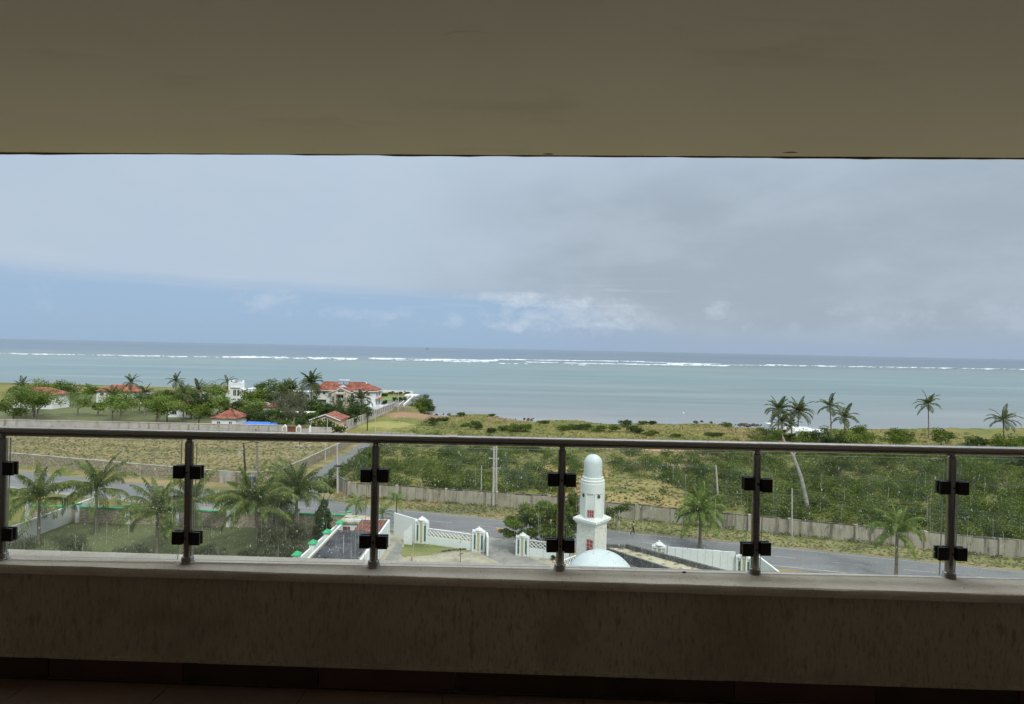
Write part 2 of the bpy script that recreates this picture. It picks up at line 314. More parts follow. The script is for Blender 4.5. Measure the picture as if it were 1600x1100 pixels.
M['block'] = mat('coral_block_wall', [(.34, lin(.24, .19, .14)), (.5, lin(.36, .31, .24)), (.68, lin(.46, .41, .33))], 2.2, 0.95, 0.8, 5, stretch=(1, 1, 2.2), detail=5, spots=[(5, .58, .62, lin(.16, .12, .09), (.8, .8, 2))], bdist=.05)
M['stone_wall'] = mat('rubble_wall', [(.36, lin(.15, .125, .09)), (.5, lin(.29, .25, .17)), (.64, lin(.40, .35, .25))], 3.2, 0.95, 1.0, 5, spots=[(.5, .55, .7, lin(.20, .19, .17))], bdist=.08)
def streaked(name, base, dark):
    return mat(name, base, 0.7, 0.95, 0.5, 6, detail=8, nrough=.65, stretch=(1, 1, .35),
               spots=[(1.4, .50, .66, dark, (1, 1, .10)), (.35, .54, .68, (dark[0] * 1.9, dark[1] * 1.9, dark[2] * 1.7, 1), (1, 1, .5)), (5, .64, .72, lin(.44, .42, .37), (1, 1, .2))], bdist=.04)
M['grey_wall'] = streaked('stained_concrete_wall', [(.3, lin(.30, .275, .215)), (.7, lin(.46, .42, .34))], lin(.13, .12, .095))
M['grey_wall_light'] = mat('pale_concrete_wall', [(.3, lin(.33, .315, .28)), (.7, lin(.47, .45, .41))], 0.5, 0.95, 0.4, 5, detail=8, spots=[(.8, .58, .68, lin(.22, .20, .16), (1, 1, .3))])
M['wall_top'] = mat('blackened_wall_top', [(.38, lin(.04, .038, .033)), (.62, lin(.15, .14, .12))], 1.0, 0.95, 0.4, 9, detail=7, spots=[(.6, .55, .66, lin(.25, .235, .20))])
M['concrete_pole'] = mat('concrete_pole', [lin(.40, .385, .35), lin(.52, .50, .46)], 2, 0.9, 0.2, 12, spots=[(3, .62, .7, lin(.26, .24, .2), (1, 1, .4))])
M['timber_pole'] = mat('dark_timber_pole', [lin(.035, .028, .022), lin(.07, .055, .04)], 3, 0.9, 0.3, 12, stretch=(1, 1, .2))
M['cable'] = mat('cable', [lin(.16, .16, .155)], 1, 0.6)
M['transformer'] = mat('slate_blue_transformer_paint', [lin(.06, .075, .10), lin(.08, .10, .13)], 3, 0.5, 0.05, 9)
M['glassdark'] = mat('dark_window_glass', [lin(.02, .024, .03), lin(.045, .05, .06)], 1.5, 0.12, 0.0, spec=.6)
M['rust_gate'] = mat('brown_steel_gate', [lin(.16, .06, .04), lin(.22, .085, .055)], 2, 0.6, 0.1, 8)
M['blue_tarp'] = mat('blue_sheet_roof', [lin(.03, .13, .50), lin(.05, .18, .60)], 1.2, 0.5, 0.3, 3, spots=[(.9, .6, .75, lin(.12, .28, .62))])
M['rock'] = mat('black_coral_rock', [(.3, lin(.035, .03, .028)), (.7, lin(.13, .11, .09))], 1.2, 0.95, 1.0, 3, bdist=.2)
M['rubble'] = mat('pale_rubble', [lin(.34, .33, .30), lin(.52, .51, .47)], 3, 0.95, 0.6, 8)
M['wood'] = mat('weathered_timber', [lin(.20, .17, .12), lin(.30, .26, .19)], 3, 0.9, 0.3, 20, stretch=(.2, .2, 1))
M['orange'] = mat('faded_orange_paint', [lin(.50, .26, .10), lin(.60, .34, .14)], 2, 0.7, 0.1, 9)
M['foam'] = mat('breaking_foam', [(.40, lin(.34, .40, .42)), (.60, lin(.70, .73, .73))], 0.03, 0.9, 0.0)
M['skin'] = mat('skin', [lin(.10, .055, .035), lin(.13, .07, .045)], 8, 0.6, coord='obj')
M['hair'] = mat('hair', [lin(.012, .01, .009), lin(.02, .017, .015)], 30, 0.7, coord='obj')
M['shirt'] = mat('pale_yellow_shirt', [lin(.52, .46, .16), lin(.60, .54, .22)], 6, 0.9, 0.2, 30, coord='obj')
M['trousers'] = mat('black_trousers', [lin(.015, .015, .018), lin(.028, .028, .032)], 6, 0.9, 0.2, 30, coord='obj')
M['ship'] = mat('ship_paint', [lin(.06, .07, .09), lin(.10, .11, .13)], .2, 0.7)
M['solar'] = mat('solar_collector_glass', [lin(.12, .16, .21), lin(.18, .22, .28)], 1, 0.25, spec=.6)

def leafmat(name, a, b, c=None, scale=0.9, fine=7.0, trans=.30):
    m = bpy.data.materials.new(name); m.use_nodes = True; nt = m.node_tree; N = nt.nodes; L = nt.links
    p = N['Principled BSDF']; p.inputs['Roughness'].default_value = .7; p.inputs['Specular IOR Level'].default_value = .08
    g = N.new('ShaderNodeNewGeometry')
    def nz(s, d):
        t = N.new('ShaderNodeTexNoise'); t.inputs['Scale'].default_value = s; t.inputs['Detail'].default_value = d; L.new(g.outputs['Position'], t.inputs[0]); return t.outputs[0]
    r = N.new('ShaderNodeValToRGB'); e = r.color_ramp.elements
    e[0].position = .36; e[0].color = a; e[1].position = .64; e[1].color = b
    ad = N.new('ShaderNodeMath'); ad.operation = 'MULTIPLY_ADD'; L.new(nz(fine, 2), ad.inputs[0]); ad.inputs[1].default_value = .45
    sc = N.new('ShaderNodeMath'); sc.operation = 'MULTIPLY'; L.new(nz(scale, 3), sc.inputs[0]); sc.inputs[1].default_value = .55
    L.new(sc.outputs[0], ad.inputs[2]); L.new(ad.outputs[0], r.inputs[0]); col = r.outputs[0]
    if c:
        mr = N.new('ShaderNodeMapRange'); mr.inputs[1].default_value = .62; mr.inputs[2].default_value = .68; L.new(nz(fine * .8, 1), mr.inputs[0])
        mx = N.new('ShaderNodeMix'); mx.data_type = 'RGBA'; L.new(mr.outputs[0], mx.inputs[0]); L.new(col, mx.inputs[6]); mx.inputs[7].default_value = c; col = mx.outputs[2]
    L.new(col, p.inputs['Base Color'])
    t = N.new('ShaderNodeBsdfTranslucent'); L.new(col, t.inputs[0]); ms = N.new('ShaderNodeMixShader'); ms.inputs[0].default_value = trans
    L.new(p.outputs[0], ms.inputs[1]); L.new(t.outputs[0], ms.inputs[2]); L.new(ms.outputs[0], N['Material Output'].inputs[0])
    return m
M['leaf_scrub'] = leafmat('scrub_leaves', lin(.040, .066, .013), lin(.15, .185, .036), None, .22, 1.1)
M['leaf_bush'] = leafmat('bush_leaves', lin(.042, .075, .016), lin(.125, .18, .036), None, .4, 1.6)
M['leaf_lime'] = leafmat('lime_leaves', lin(.11, .17, .04), lin(.22, .30, .08), None, .5, 3)
M['leaf_dark'] = leafmat('dark_leaves', lin(.03, .054, .020), lin(.085, .125, .040), None, .5, 3)
M['leaf_grey'] = leafmat('grey_green_needles', lin(.075, .088, .055), lin(.165, .18, .105), lin(.21, .19, .12), .5, 3)
M['leaf_olive'] = leafmat('olive_leaves', lin(.055, .092, .015), lin(.17, .225, .040), None, .4, 1.6)
M['leaf_palm'] = leafmat('palm_leaflets', lin(.042, .07, .018), lin(.19, .235, .07), lin(.29, .28, .10), .9, 3)
M['leaf_palm_far'] = leafmat('far_palm_leaflets', lin(.045, .068, .026), lin(.12, .15, .06), lin(.19, .18, .085), .6, 2)
M['leaf_palm_bright'] = leafmat('young_palm_leaflets', lin(.10, .17, .04), lin(.22, .30, .08), None, .9, 3)
M['leaf_royal'] = leafmat('arching_palm_leaflets', lin(.075, .13, .025), lin(.20, .27, .06), lin(.30, .33, .09), .9, 3)
M['flowers'] = mat('white_blossom', [lin(.6, .6, .55), lin(.75, .75, .7)], 5, 0.8)
M['bark'] = mat('palm_bark', [lin(.13, .11, .085), lin(.25, .22, .18)], 2.5, 0.95, 0.8, 6, stretch=(1, 1, 3), bdist=.03)
M['bark_pale'] = mat('pale_leaning_bark', [lin(.13, .12, .10), lin(.26, .245, .21)], 1.5, 0.95, 0.6, 6, stretch=(1, 1, 2), bdist=.03)

def sea_material():
    m = bpy.data.materials.new('sea_water'); m.use_nodes = True; nt = m.node_tree; N = nt.nodes; L = nt.links
    p = N['Principled BSDF']; p.inputs['Roughness'].default_value = .32; p.inputs['Specular IOR Level'].default_value = .28
    g = N.new('ShaderNodeNewGeometry'); sep = N.new('ShaderNodeSeparateXYZ'); L.new(g.outputs['Position'], sep.inputs[0])
    def nz(s, st, d=5, r=.55):
        mp = N.new('ShaderNodeMapping'); mp.inputs['Scale'].default_value = st; L.new(g.outputs['Position'], mp.inputs[0])
        t = N.new('ShaderNodeTexNoise'); t.inputs['Scale'].default_value = s; t.inputs['Detail'].default_value = d; t.inputs['Roughness'].default_value = r; L.new(mp.outputs[0], t.inputs[0]); return t.outputs[0]
    def mth(op, a, b):
        n = N.new('ShaderNodeMath'); n.operation = op
        for i, v in enumerate((a, b)):
            if isinstance(v, (int, float)): n.inputs[i].default_value = v
            else: L.new(v, n.inputs[i])
        return n.outputs[0]
    # log distance from the shore, warped by noise: shallows, lagoon, reef flat, deep water
    y = mth('LOGARITHM', sep.outputs[1], 10.0)
    y = mth('ADD', y, mth('MULTIPLY', mth('SUBTRACT', nz(.004, (.35, 1, 1), 4), .5), .16))
    mr = N.new('ShaderNodeMapRange'); mr.inputs[1].default_value = 2.2; mr.inputs[2].default_value = 4.2; L.new(y, mr.inputs[0])
    r = N.new('ShaderNodeValToRGB'); e = r.color_ramp.elements
    def P(d): return (math.log10(d) - 2.2) / 2.0
    st = [(0.0, lin(.25, .26, .25)), (P(215), lin(.25, .265, .26)), (P(250), lin(.215, .225, .22)), (P(360), lin(.14, .19, .19)), (P(650), lin(.125, .20, .20)), (P(1000), lin(.145, .205, .20)), (P(1330), lin(.12, .165, .175)), (P(1750), lin(.085, .135, .18)), (P(4000), lin(.075, .12, .175)), (1.0, lin(.10, .15, .20))]
    e[0].position, e[0].color = st[0]; e[1].position, e[1].color = st[-1]
    for q, c in st[1:-1]:
        x = e.new(q); x.color = c
    L.new(mr.outputs[0], r.inputs[0]); col = r.outputs[0]
    def over(fac, colr):
        nonlocal col
        mx = N.new('ShaderNodeMix'); mx.data_type = 'RGBA'; L.new(fac, mx.inputs[0]); L.new(col, mx.inputs[6]); mx.inputs[7].default_value = colr; col = mx.outputs[2]
    def band(v, a, b, k):
        q = N.new('ShaderNodeMapRange'); q.inputs[1].default_value = a; q.inputs[2].default_value = b; q.inputs[4].default_value = k; L.new(v, q.inputs[0]); return q.outputs[0]
    over(band(nz(.006, (.12, 1, 1), 6), .50, .66, .5), lin(.09, .15, .18))  # streaks painted into the water colour: cloud shadows and wind patterns
    over(band(nz(.02, (.10, 1, 1), 6, .6), .52, .68, .38), lin(.28, .34, .34))
    over(band(nz(.06, (.12, 1, 1), 5, .6), .52, .66, .5), lin(.08, .125, .145))
    L.new(col, p.inputs['Base Color'])
    b = N.new('ShaderNodeBump'); b.inputs['Strength'].default_value = .5; b.inputs['Distance'].default_value = .35
    L.new(nz(.22, (.35, 1, 1), 8, .62), b.inputs['Height']); L.new(b.outputs[0], p.inputs['Normal'])
    return m
M['sea'] = sea_material()

def glass_material():
    m = bpy.data.materials.new('rain_spotted_glass'); m.use_nodes = True; nt = m.node_tree; N = nt.nodes; L = nt.links; N.clear()
    out = N.new('ShaderNodeOutputMaterial'); tr = N.new('ShaderNodeBsdfTransparent'); tr.inputs[0].default_value = (.965, .985, .97, 1)
    gl = N.new('ShaderNodeBsdfGlossy'); gl.inputs['Roughness'].default_value = .02
    lw = N.new('ShaderNodeLayerWeight'); lw.inputs[0].default_value = .5; pw = N.new('ShaderNodeMath'); pw.operation = 'POWER'; L.new(lw.outputs['Facing'], pw.inputs[0]); pw.inputs[1].default_value = 5; fr = N.new('ShaderNodeMath'); fr.operation = 'MULTIPLY_ADD'; L.new(pw.outputs[0], fr.inputs[0]); fr.inputs[1].default_value = .96; fr.inputs[2].default_value = .04
    mx = N.new('ShaderNodeMixShader'); L.new(fr.outputs[0], mx.inputs[0]); L.new(tr.outputs[0], mx.inputs[1]); L.new(gl.outputs[0], mx.inputs[2])
    df = N.new('ShaderNodeBsdfTranslucent'); df.inputs[0].default_value = (.8, .82, .80, 1)
    g = N.new('ShaderNodeNewGeometry'); mp = N.new('ShaderNodeMapping'); mp.inputs['Scale'].default_value = (1, 1, .12); L.new(g.outputs['Position'], mp.inputs[0])
    t = N.new('ShaderNodeTexNoise'); t.inputs['Scale'].default_value = 22; t.inputs['Detail'].default_value = 5; L.new(mp.outputs[0], t.inputs[0])
    q = N.new('ShaderNodeMapRange'); q.inputs[1].default_value = .42; q.inputs[2].default_value = .80; q.inputs[3].default_value = .004; q.inputs[4].default_value = .03; L.new(t.outputs[0], q.inputs[0])
    m2 = N.new('ShaderNodeMixShader'); L.new(q.outputs[0], m2.inputs[0]); L.new(mx.outputs[0], m2.inputs[1]); L.new(df.outputs[0], m2.inputs[2])
    L.new(m2.outputs[0], out.inputs[0]); return m
M['glass'] = glass_material()
def drop_material():
    m = bpy.data.materials.new('water_drop'); m.use_nodes = True; p = m.node_tree.nodes['Principled BSDF']
    p.inputs['Base Color'].default_value = (.95, .97, .97, 1); p.inputs['Roughness'].default_value = .05; p.inputs['Transmission Weight'].default_value = 1.0; p.inputs['IOR'].default_value = 1.33
    N = m.node_tree.nodes; L = m.node_tree.links; t = N.new('ShaderNodeBsdfTranslucent'); t.inputs[0].default_value = (.9, .92, .92, 1); x = N.new('ShaderNodeMixShader'); x.inputs[0].default_value = .55
    L.new(p.outputs[0], x.inputs[1]); L.new(t.outputs[0], x.inputs[2]); L.new(x.outputs[0], N['Material Output'].inputs[0])
    return m
M['drop'] = drop_material()
M['glass_edge'] = mat('greenish_glass_edge', [lin(.30, .36, .32), lin(.38, .44, .40)], 30, 0.25, spec=.6)

# ------------------------------------------------------------------ terrain
coast_px = [(658, 645), (684, 648.5), (696, 650), (713, 647.5), (739, 647.5), (767, 646.4), (781, 650), (811, 656), (832, 657), (875, 654.3), (902, 655), (924, 658), (960, 661), (994, 660), (1049, 662.4), (1087, 660), (1121, 661), (1153, 666.6), (1206, 668.7), (1250, 670)]
coast = [(-5000, 700), (-900, 380), (-400, 335), (-200, 322), (-120, 318), (-70, 316), (-56, 308), (-49, 280), (-44, 258), (-38, 236)] + [tuple(G(x, y)[:2]) for x, y in coast_px] + [(115, 196), (200, 215), (400, 290), (5000, 900)]
CX = np.array([c[0] for c in coast]); CY = np.array([c[1] for c in coast])
def vnoise(x, y, seed=0):
    return (np.sin(x * 1.0 + 1.7 * np.sin(y * .63 + seed) + seed * 3.1) * np.sin(y * 1.13 + 1.3 * np.sin(x * .71 + seed * 1.7)) +
            .5 * np.sin(x * 2.3 + y * 1.1 + seed * 5) * np.sin(y * 2.1 - x * .9 + seed)) / 1.5
def sstep(a, b, v):
    t = np.clip((v - a) / (b - a), 0, 1); return t * t * (3 - 2 * t)
def height(x, y):
    x = np.asarray(x, float); y = np.asarray(y, float)
    c = np.interp(x, CX, CY) + vnoise(x / 3, y / 7, 4) * .8
    m = sstep(112, 150, y) * sstep(-40, -28, x)
    h = m * (.35 * vnoise(x / 9, y / 9, 1) + .25 * vnoise(x / 3.2, y / 3.5, 2)) + .06 * sstep(98, 112, y) * vnoise(x / 2, y / 2, 3)
    return h - 6.5 * sstep(-1.0, 3.5, y - c) 
def axis(a, b, step, far): 
    core = np.arange(a, b + step, step); lo = a - np.geomspace(step, far, 14)[::-1]; hi = b + np.geomspace(step, far, 14)
    return np.concatenate([lo, core, hi])
xs = axis(-330, 330, 2.2, 4000); ys = np.concatenate([-60 - np.geomspace(5, 3000, 8)[::-1], np.arange(-60, 96, 12), np.arange(96, 250, 1.6), np.arange(250, 345, 3), 345 + np.geomspace(3, 900, 14)])
XX, YY = np.meshgrid(xs, ys); ZZ = height(XX, YY)
V = np.stack([XX, YY, ZZ], -1).reshape(-1, 3); nx = len(xs); ny = len(ys)
ii, jj = np.meshgrid(np.arange(nx - 1), np.arange(ny - 1)); b0 = (jj * nx + ii).ravel()
tag(link_mesh('ground', quads_mesh('ground', V, np.stack([b0, b0 + 1, b0 + nx + 1, b0 + nx], -1), M['land'], True)), kind='structure')
s = 60000
tag(MB().add([(-s, 30, -4), (s, 30, -4), (s, s, -4), (-s, s, -4)], [(0, 1, 2, 3)]).build('sea', M['sea']), kind='structure')

rng = np.random.default_rng(7); random.seed(5)
def sheet(name, pts, z, m, jitter=0.0, step=2.0):
    """flat ground sheet with uneven edges"""
    out = []; n = len(pts)
    for i in range(n):
        a = Vector(pts[i][:2]); b = Vector(pts[(i + 1) % n][:2]); k = max(1, int((b - a).length / step)) if jitter else 1
        t = (b - a).normalized(); nr = Vector((-t.y, t.x))
        for j in range(k):
            p = a.lerp(b, j / k)
            if jitter and j: p = p + nr * random.uniform(-jitter, jitter)
            out.append((p.x, p.y, z))
    me = bpy.data.meshes.new(name); me.from_pydata(out, [], [tuple(range(len(out)))]); me.update(); me.materials.append(m)
    if me.polygons[0].normal.z < 0: me.flip_normals()
    return tag(link_mesh(name, me), kind='structure')

# the main road runs across the picture, slightly towards the balcony on the right
RD0, RD1 = Vector((-150, 121.5)), Vector((150, 42.5))
rt = (RD1 - RD0).normalized(); rn = Vector((-rt.y, rt.x))
def rp(x, off):      # point of the road: x along, off = metres beyond its middle line
    t = (x - RD0.x) / rt.x; p = RD0 + rt * t + rn * off; return p
def roadY(x, off=0.0): return RD0.y + (x - RD0.x) * rt.y / rt.x + off / abs(rt.x)
# middle line through measured points: far edge (-11,86.8), near edge (-9.9,78)
OFFC = roadY(-10.5) - 82.4
RD0 = RD0 - Vector((0, OFFC)); RD1 = RD1 - Vector((0, OFFC))
W2 = 4.0
sheet('verge', [rp(-150, W2 - .1), rp(150, W2 - .1), (150, roadY(150) + 15), (40, roadY(40) + 15), (-26, 97), (-31, 106), (-33.5, 160), (-40, 160), (-42, 104), (-150, roadY(-150) + 14)], 0.012, M['verge'])
sheet('green_verge', [rp(10, W2 + 1.2), rp(150, W2 + .9), rp(150, W2 + 7), rp(10, W2 + 6)], 0.02, M['verge_green'], .5, 1.5)
sheet('near_verge', [rp(26, -W2 - .1), rp(150, -W2 - .1), rp(150, -W2 - 30), rp(28, -W2 - 14)], 0.012, M['verge'])
sheet('field', [(-42.5, 103), (-42.5, 157), (-200, 157), (-200, 136), (-150, 126)], 0.03, M['field'])
sheet('main_road', [rp(-150, -W2), rp(150, -W2), rp(150, W2), rp(-150, W2)], 0.03, M['asphalt'], .18, 2.5)
sheet('road_shoulder', [rp(-150, -W2 - 1.6), rp(30, -W2 - 1.6), rp(30, -W2 + .05), rp(-150, -W2 + .05)], 0.022, M['paving'], .15, 2.5)
def side_edge(y, s):  return (-36.0 + s * 2.05 + (0.0 if y > 100 else -(0 if s < 0 else -1) * 0), y)
sheet('side_road', [(-46, roadY(-46, W2 - .3)), (-41, 96.5), (-38.6, 103), (-38.1, 112), (-38, 150), (-38.5, 160), (-34, 160), (-33.9, 112), (-33.6, 103), (-31, 94.5), (-24, roadY(-24, W2 - .3))], 0.034, M['old_asphalt'], .12, 2.0)
def line_strip(name, x0, x1, off, w, z=0.045):
    return sheet(name, [rp(x0, off - w / 2), rp(x1, off - w / 2), rp(x1, off + w / 2), rp(x0, off + w / 2)], z, M['line'])
line_strip('edge_line', -150, -2, -W2 + .75, .16); line_strip('edge_line', 4, 150, -W2 + .75, .16)
line_strip('edge_line', -23, 150, W2 - .55, .10)
x = -148
while x < 148:
    line_strip('lane_dash', x, x + 3.2, .1, .13); x += 7.2
# compound ground
sheet('compound_yard', [(-60, 20), (60, 20), (60, 60), (26.5, 60), rp(26.5, -W2 - 2.2), rp(-15, -W2 - 2.2), (-22, 74), (-60, 85)], 0.010, M['sand'])
sheet('garden_lawn', [(-21.7, 20), (-21.7, 77), (-60, 88), (-60, 20)], 0.016, M['lawn'])
sheet('driveway', [rp(-3.0, -W2 + .1), rp(1.2, -W2 + .1), G(818, 868), G(858, 882), G(862, 900), G(786, 900), G(778, 878), G(752, 866)], 0.026, M['paving'], .12, 1.2)
sheet('side_path', [G(621, 845), G(628, 851), G(627, 864), G(612, 886), G(600, 900), G(585, 900), G(606, 868)], 0.022, M['paving'], .1, 1.0)
sheet('grass_strip', [G(631, 850), G(664, 848), G(735, 857), G(738, 861), G(700, 863), G(660, 868), G(632, 871), G(626, 866)], 0.026, M['verge_green'], .22, .5)
sheet('sandy_yard', [G(622, 874), G(660, 868.5), G(720, 862), G(757, 864), G(768, 880), G(760, 905), G(600, 905)], 0.020, M['roof_sand'] if False else M['sand'], .1, 1.0)
# villa grounds
sheet('villa_drive', [(-51.5, 226), (-47.6, 226), (-46.6, 243), (-42, 252), (-47, 300), (-52, 300), (-53, 262), (-60, 262), (-60, 241), (-52.5, 240)], 0.10, M['old_asphalt'])
sheet('villa_forecourt', [(-52, 190), (-48.8, 190), (-47.5, 228), (-56, 228), (-60, 222)], 0.10, M['old_asphalt'])
sheet('villa_lawn', [(-60, 263), (-52.5, 263), (-53, 290), (-72, 290), (-72, 263)], 0.12, M['lawn_bright'], .3, 3)
sheet('garden_ground', [(-200, 162), (-50, 162), (-48, 190), (-54, 226), (-90, 226), (-90, 300), (-200, 300)], 0.09, M['lawn'])
sheet('garden_clearing', [G(455, 667), G(482, 667), G(484, 655), G(470, 652), G(456, 656)], 0.16, M['lawn_bright'], .3, 2)

# ------------------------------------------------------------------ vegetation builders
def rdir(rg, n):
    v = rg.normal(size=(n, 3)); return v / np.linalg.norm(v, axis=1)[:, None]
def leafcloud(rg, blobs, n, size, aspect=.55, mode='rand', fill=.45, sub=0):
    B = np.array(blobs, float)
    if sub:
        o = []
        for b in B:
            d = rdir(rg, sub); d[:, 2] = np.where(d[:, 2] < -.3, -d[:, 2], d[:, 2]); rr = rg.uniform(.45, .95, sub)[:, None]
            cc = b[:3] + d * b[3:] * rr; q = rg.uniform(.26, .48, sub)[:, None]
            o.append(np.hstack([cc, b[3:] * q * np.array([1, 1, 1])]))
            o.append(np.hstack([b[None, :3], b[None, 3:] * .62]))
        B = np.vstack(o)
    w = (B[:, 3] * B[:, 4] * B[:, 5]) ** (2 / 3); w /= w.sum()
    k = rg.choice(len(B), n, p=w); d = rdir(rg, n); r = rg.uniform(0, 1, n) ** fill
    P = B[k, :3] + d * B[k, 3:] * r[:, None]
    if mode == 'droop':
        a = np.stack([rg.normal(0, .28, n), rg.normal(0, .28, n), -np.ones(n)], -1)
    else:
        a = rdir(rg, n); a[:, 2] *= .6
    a /= np.linalg.norm(a, axis=1)[:, None]
    h = d + rdir(rg, n) * .9; b = np.cross(a, h); b /= (np.linalg.norm(b, axis=1)[:, None] + 1e-6)
    s1 = (size * rg.uniform(.6, 1.35, n))[:, None] * .5; s2 = s1 * aspect
    V = np.stack([P - a * s1, P + b * s2, P + a * s1, P - b * s2], 1).reshape(-1, 3)
    return V, np.arange(4 * n).reshape(-1, 4)
def gz(x, y): return float(height(x, y))
def add_tree(name, label, cat, x, y, blobs, n, size, leaf, group=None, trunk=.16, bark='bark', z=None, mode='rand', aspect=.55, sub=7, fill=.45, seed=None, stems=None, blossoms=0):
    rg = np.random.default_rng(seed if seed is not None else int(abs(x * 31 + y * 17)) % 99991)
    z = gz(x, y) if z is None else z
    t = thing(name, label, cat, (x, y, z), 0, group)
    Vv, F = leafcloud(rg, blobs, n, size, aspect, mode, fill, sub)
    low = Vv[:, 2].min()
    if low < 0.02: Vv[:, 2] = np.where(Vv[:, 2] < .02, np.abs(Vv[:, 2]) * .3 + .02, Vv[:, 2])
    link_mesh('foliage' if cat in ('bush', 'hedge') else 'crown', quads_mesh(name + '_crown', Vv, F, M[leaf]), t)
    if trunk:
        mb = MB(); top = max(b[2] for b in blobs); base = min(b[2] for b in blobs); fork = max(.35, base * .55)
        if stems is None:
            mb.tube([(0, 0, -.1), (.04, .02, fork * .5), (0, .05, fork)], [trunk * 1.25, trunk, trunk * .9], 7)
            for b in blobs[:7]:
                e = Vector(b[:3]); mid = Vector((0, .05, fork)).lerp(e, .5) + Vector((0, 0, -.1 * e.length * .3))
                mb.tube([(0, .05, fork * .95), mid, e], [trunk * .7, trunk * .45, trunk * .18], 6)
        else:
            for (dx, dy) in stems:
                mb.tube([(dx * .3, dy * .3, -.1), (dx * .6, dy * .6, top * .4), (dx, dy, top * .8)], [trunk, trunk * .7, trunk * .2], 5)
        mb.build('trunk' if cat not in ('bush', 'hedge') else 'stem', M[bark], t, smooth=True)
    if blossoms:
        Vb, Fb = leafcloud(rg, [(b[0], b[1], b[2], b[3] * 1.04, b[4] * 1.04, b[5] * 1.04) for b in blobs], blossoms, .28, .9, fill=.12)
        link_mesh('blossom', quads_mesh('blossom', Vb, Fb, M['flowers']), t)
    return t

def frond_mesh(name, L, a0, droop, m, nl=26, lw=.05, hang=.45, seed=0, ll=.30, rach='bark'):
    """a pinnate leaf: curved rib with drooping leaflets, along local +X"""
    rg = random.Random(seed); pts = []; p = Vector((0, 0, 0)); a = a0; n = 12; ds = L / n
    for i in range(n + 1):
        pts.append(p.copy()); p = p + Vector((math.cos(a) * ds, 0, math.sin(a) * ds)); a -= droop / n * (0.5 + 1.2 * i / n)
    mb = MB(); mb.tube(pts, [.035 * (1 - i / n * .8) * L / 4 for i in range(n + 1)], 4, cap=False)
    for i in range(nl):
        t = .12 + .87 * i / (nl - 1); f = t * n; k = min(int(f), n - 1); q = pts[k].lerp(pts[k + 1], f - k); tg = (pts[k + 1] - pts[k]).normalized()
        l = L * ll * (math.sin(math.pi * (.13 + .80 * t)) ** .8) * rg.uniform(.85, 1.12)
        for s in (-1, 1):
            d = (Vector((0, s, 0)) * 1.0 + tg * (.45 + .5 * t) + Vector((0, 0, .15))).normalized()
            h = hang * rg.uniform(.7, 1.4)
            m1 = q + d * l * .5 + Vector((0, 0, -h * l * .18)); e = q + d * l * .82 + Vector((0, 0, -h * l * .75))
            w = tg * lw * L / 4 * .5 + Vector((0, 0, .004))
            mb.add([q - w * .6, q + w * .6, m1 + w * 1.25, m1 - w * 1.25, e], [(0, 1, 2, 3), (3, 2, 4)])
    return mb.mesh(name, m)
FR = {}
def fronds(key, leaf, L, lw, nl, hang=.45, ll=.30, arcs=None):
    FR[key] = [frond_mesh('frond', L, R(a), R(d), M[leaf], nl, lw, hang, i, ll) for i, (a, d) in enumerate(arcs or [(80, 35), (66, 60), (50, 85), (32, 95), (12, 90), (-10, 75), (-35, 45)])]
fronds('near', 'leaf_palm', 5.0, .062, 46, 1.2, .19, [(84, 40), (74, 70), (60, 95), (46, 115), (30, 120), (8, 100), (-20, 60)])
fronds('far', 'leaf_palm_far', 4.0, .17, 18, .5, .26)
fronds('royal', 'leaf_royal', 3.7, .075, 44, .9, .21, [(86, 30), (72, 85), (58, 125), (44, 140), (30, 140), (8, 110), (-25, 60)])
fronds('bright', 'leaf_palm_bright', 2.6, .09, 24, .5, .26)
def palm(label, x, y, H, key, n, group=None, lean=(0, 0), sc=1.0, tr=.14, seed=0, z=None, lo=0, hi=6, bark='bark', name='palm_tree', wind=0.0, spear=True):
    rg = random.Random(seed); z = gz(x, y) if z is None else z
    t = thing(name, label, 'palm tree', (x, y, z), 0, group)
    top = Vector((lean[0], lean[1], H))
    pts = [Vector((lean[0] * f ** 1.6, lean[1] * f ** 1.6, H * f - (.15 if f == 0 else 0))) for f in (0, .15, .35, .55, .75, .92, 1.0)]
    MB().tube(pts, [tr * 1.5, tr * 1.1, tr, tr * .92, tr * .85, tr * .95, tr * .9], 8).build('trunk', M[bark], t, smooth=True)
    for i in range(n):
        k = lo + (hi - lo) * (i / max(1, n - 1)); k = int(round(min(6, max(0, k + rg.uniform(-.4, .4)))))
        az = i * 2.39996 + rg.uniform(-.25, .25)
        if wind: az = az - wind * math.sin(az - 3.0)
        o = link_mesh('frond', FR[key][k], t, top, (rg.uniform(-.12, .12), rg.uniform(-.12, .12), az), sc * rg.uniform(.86, 1.1))
    return t

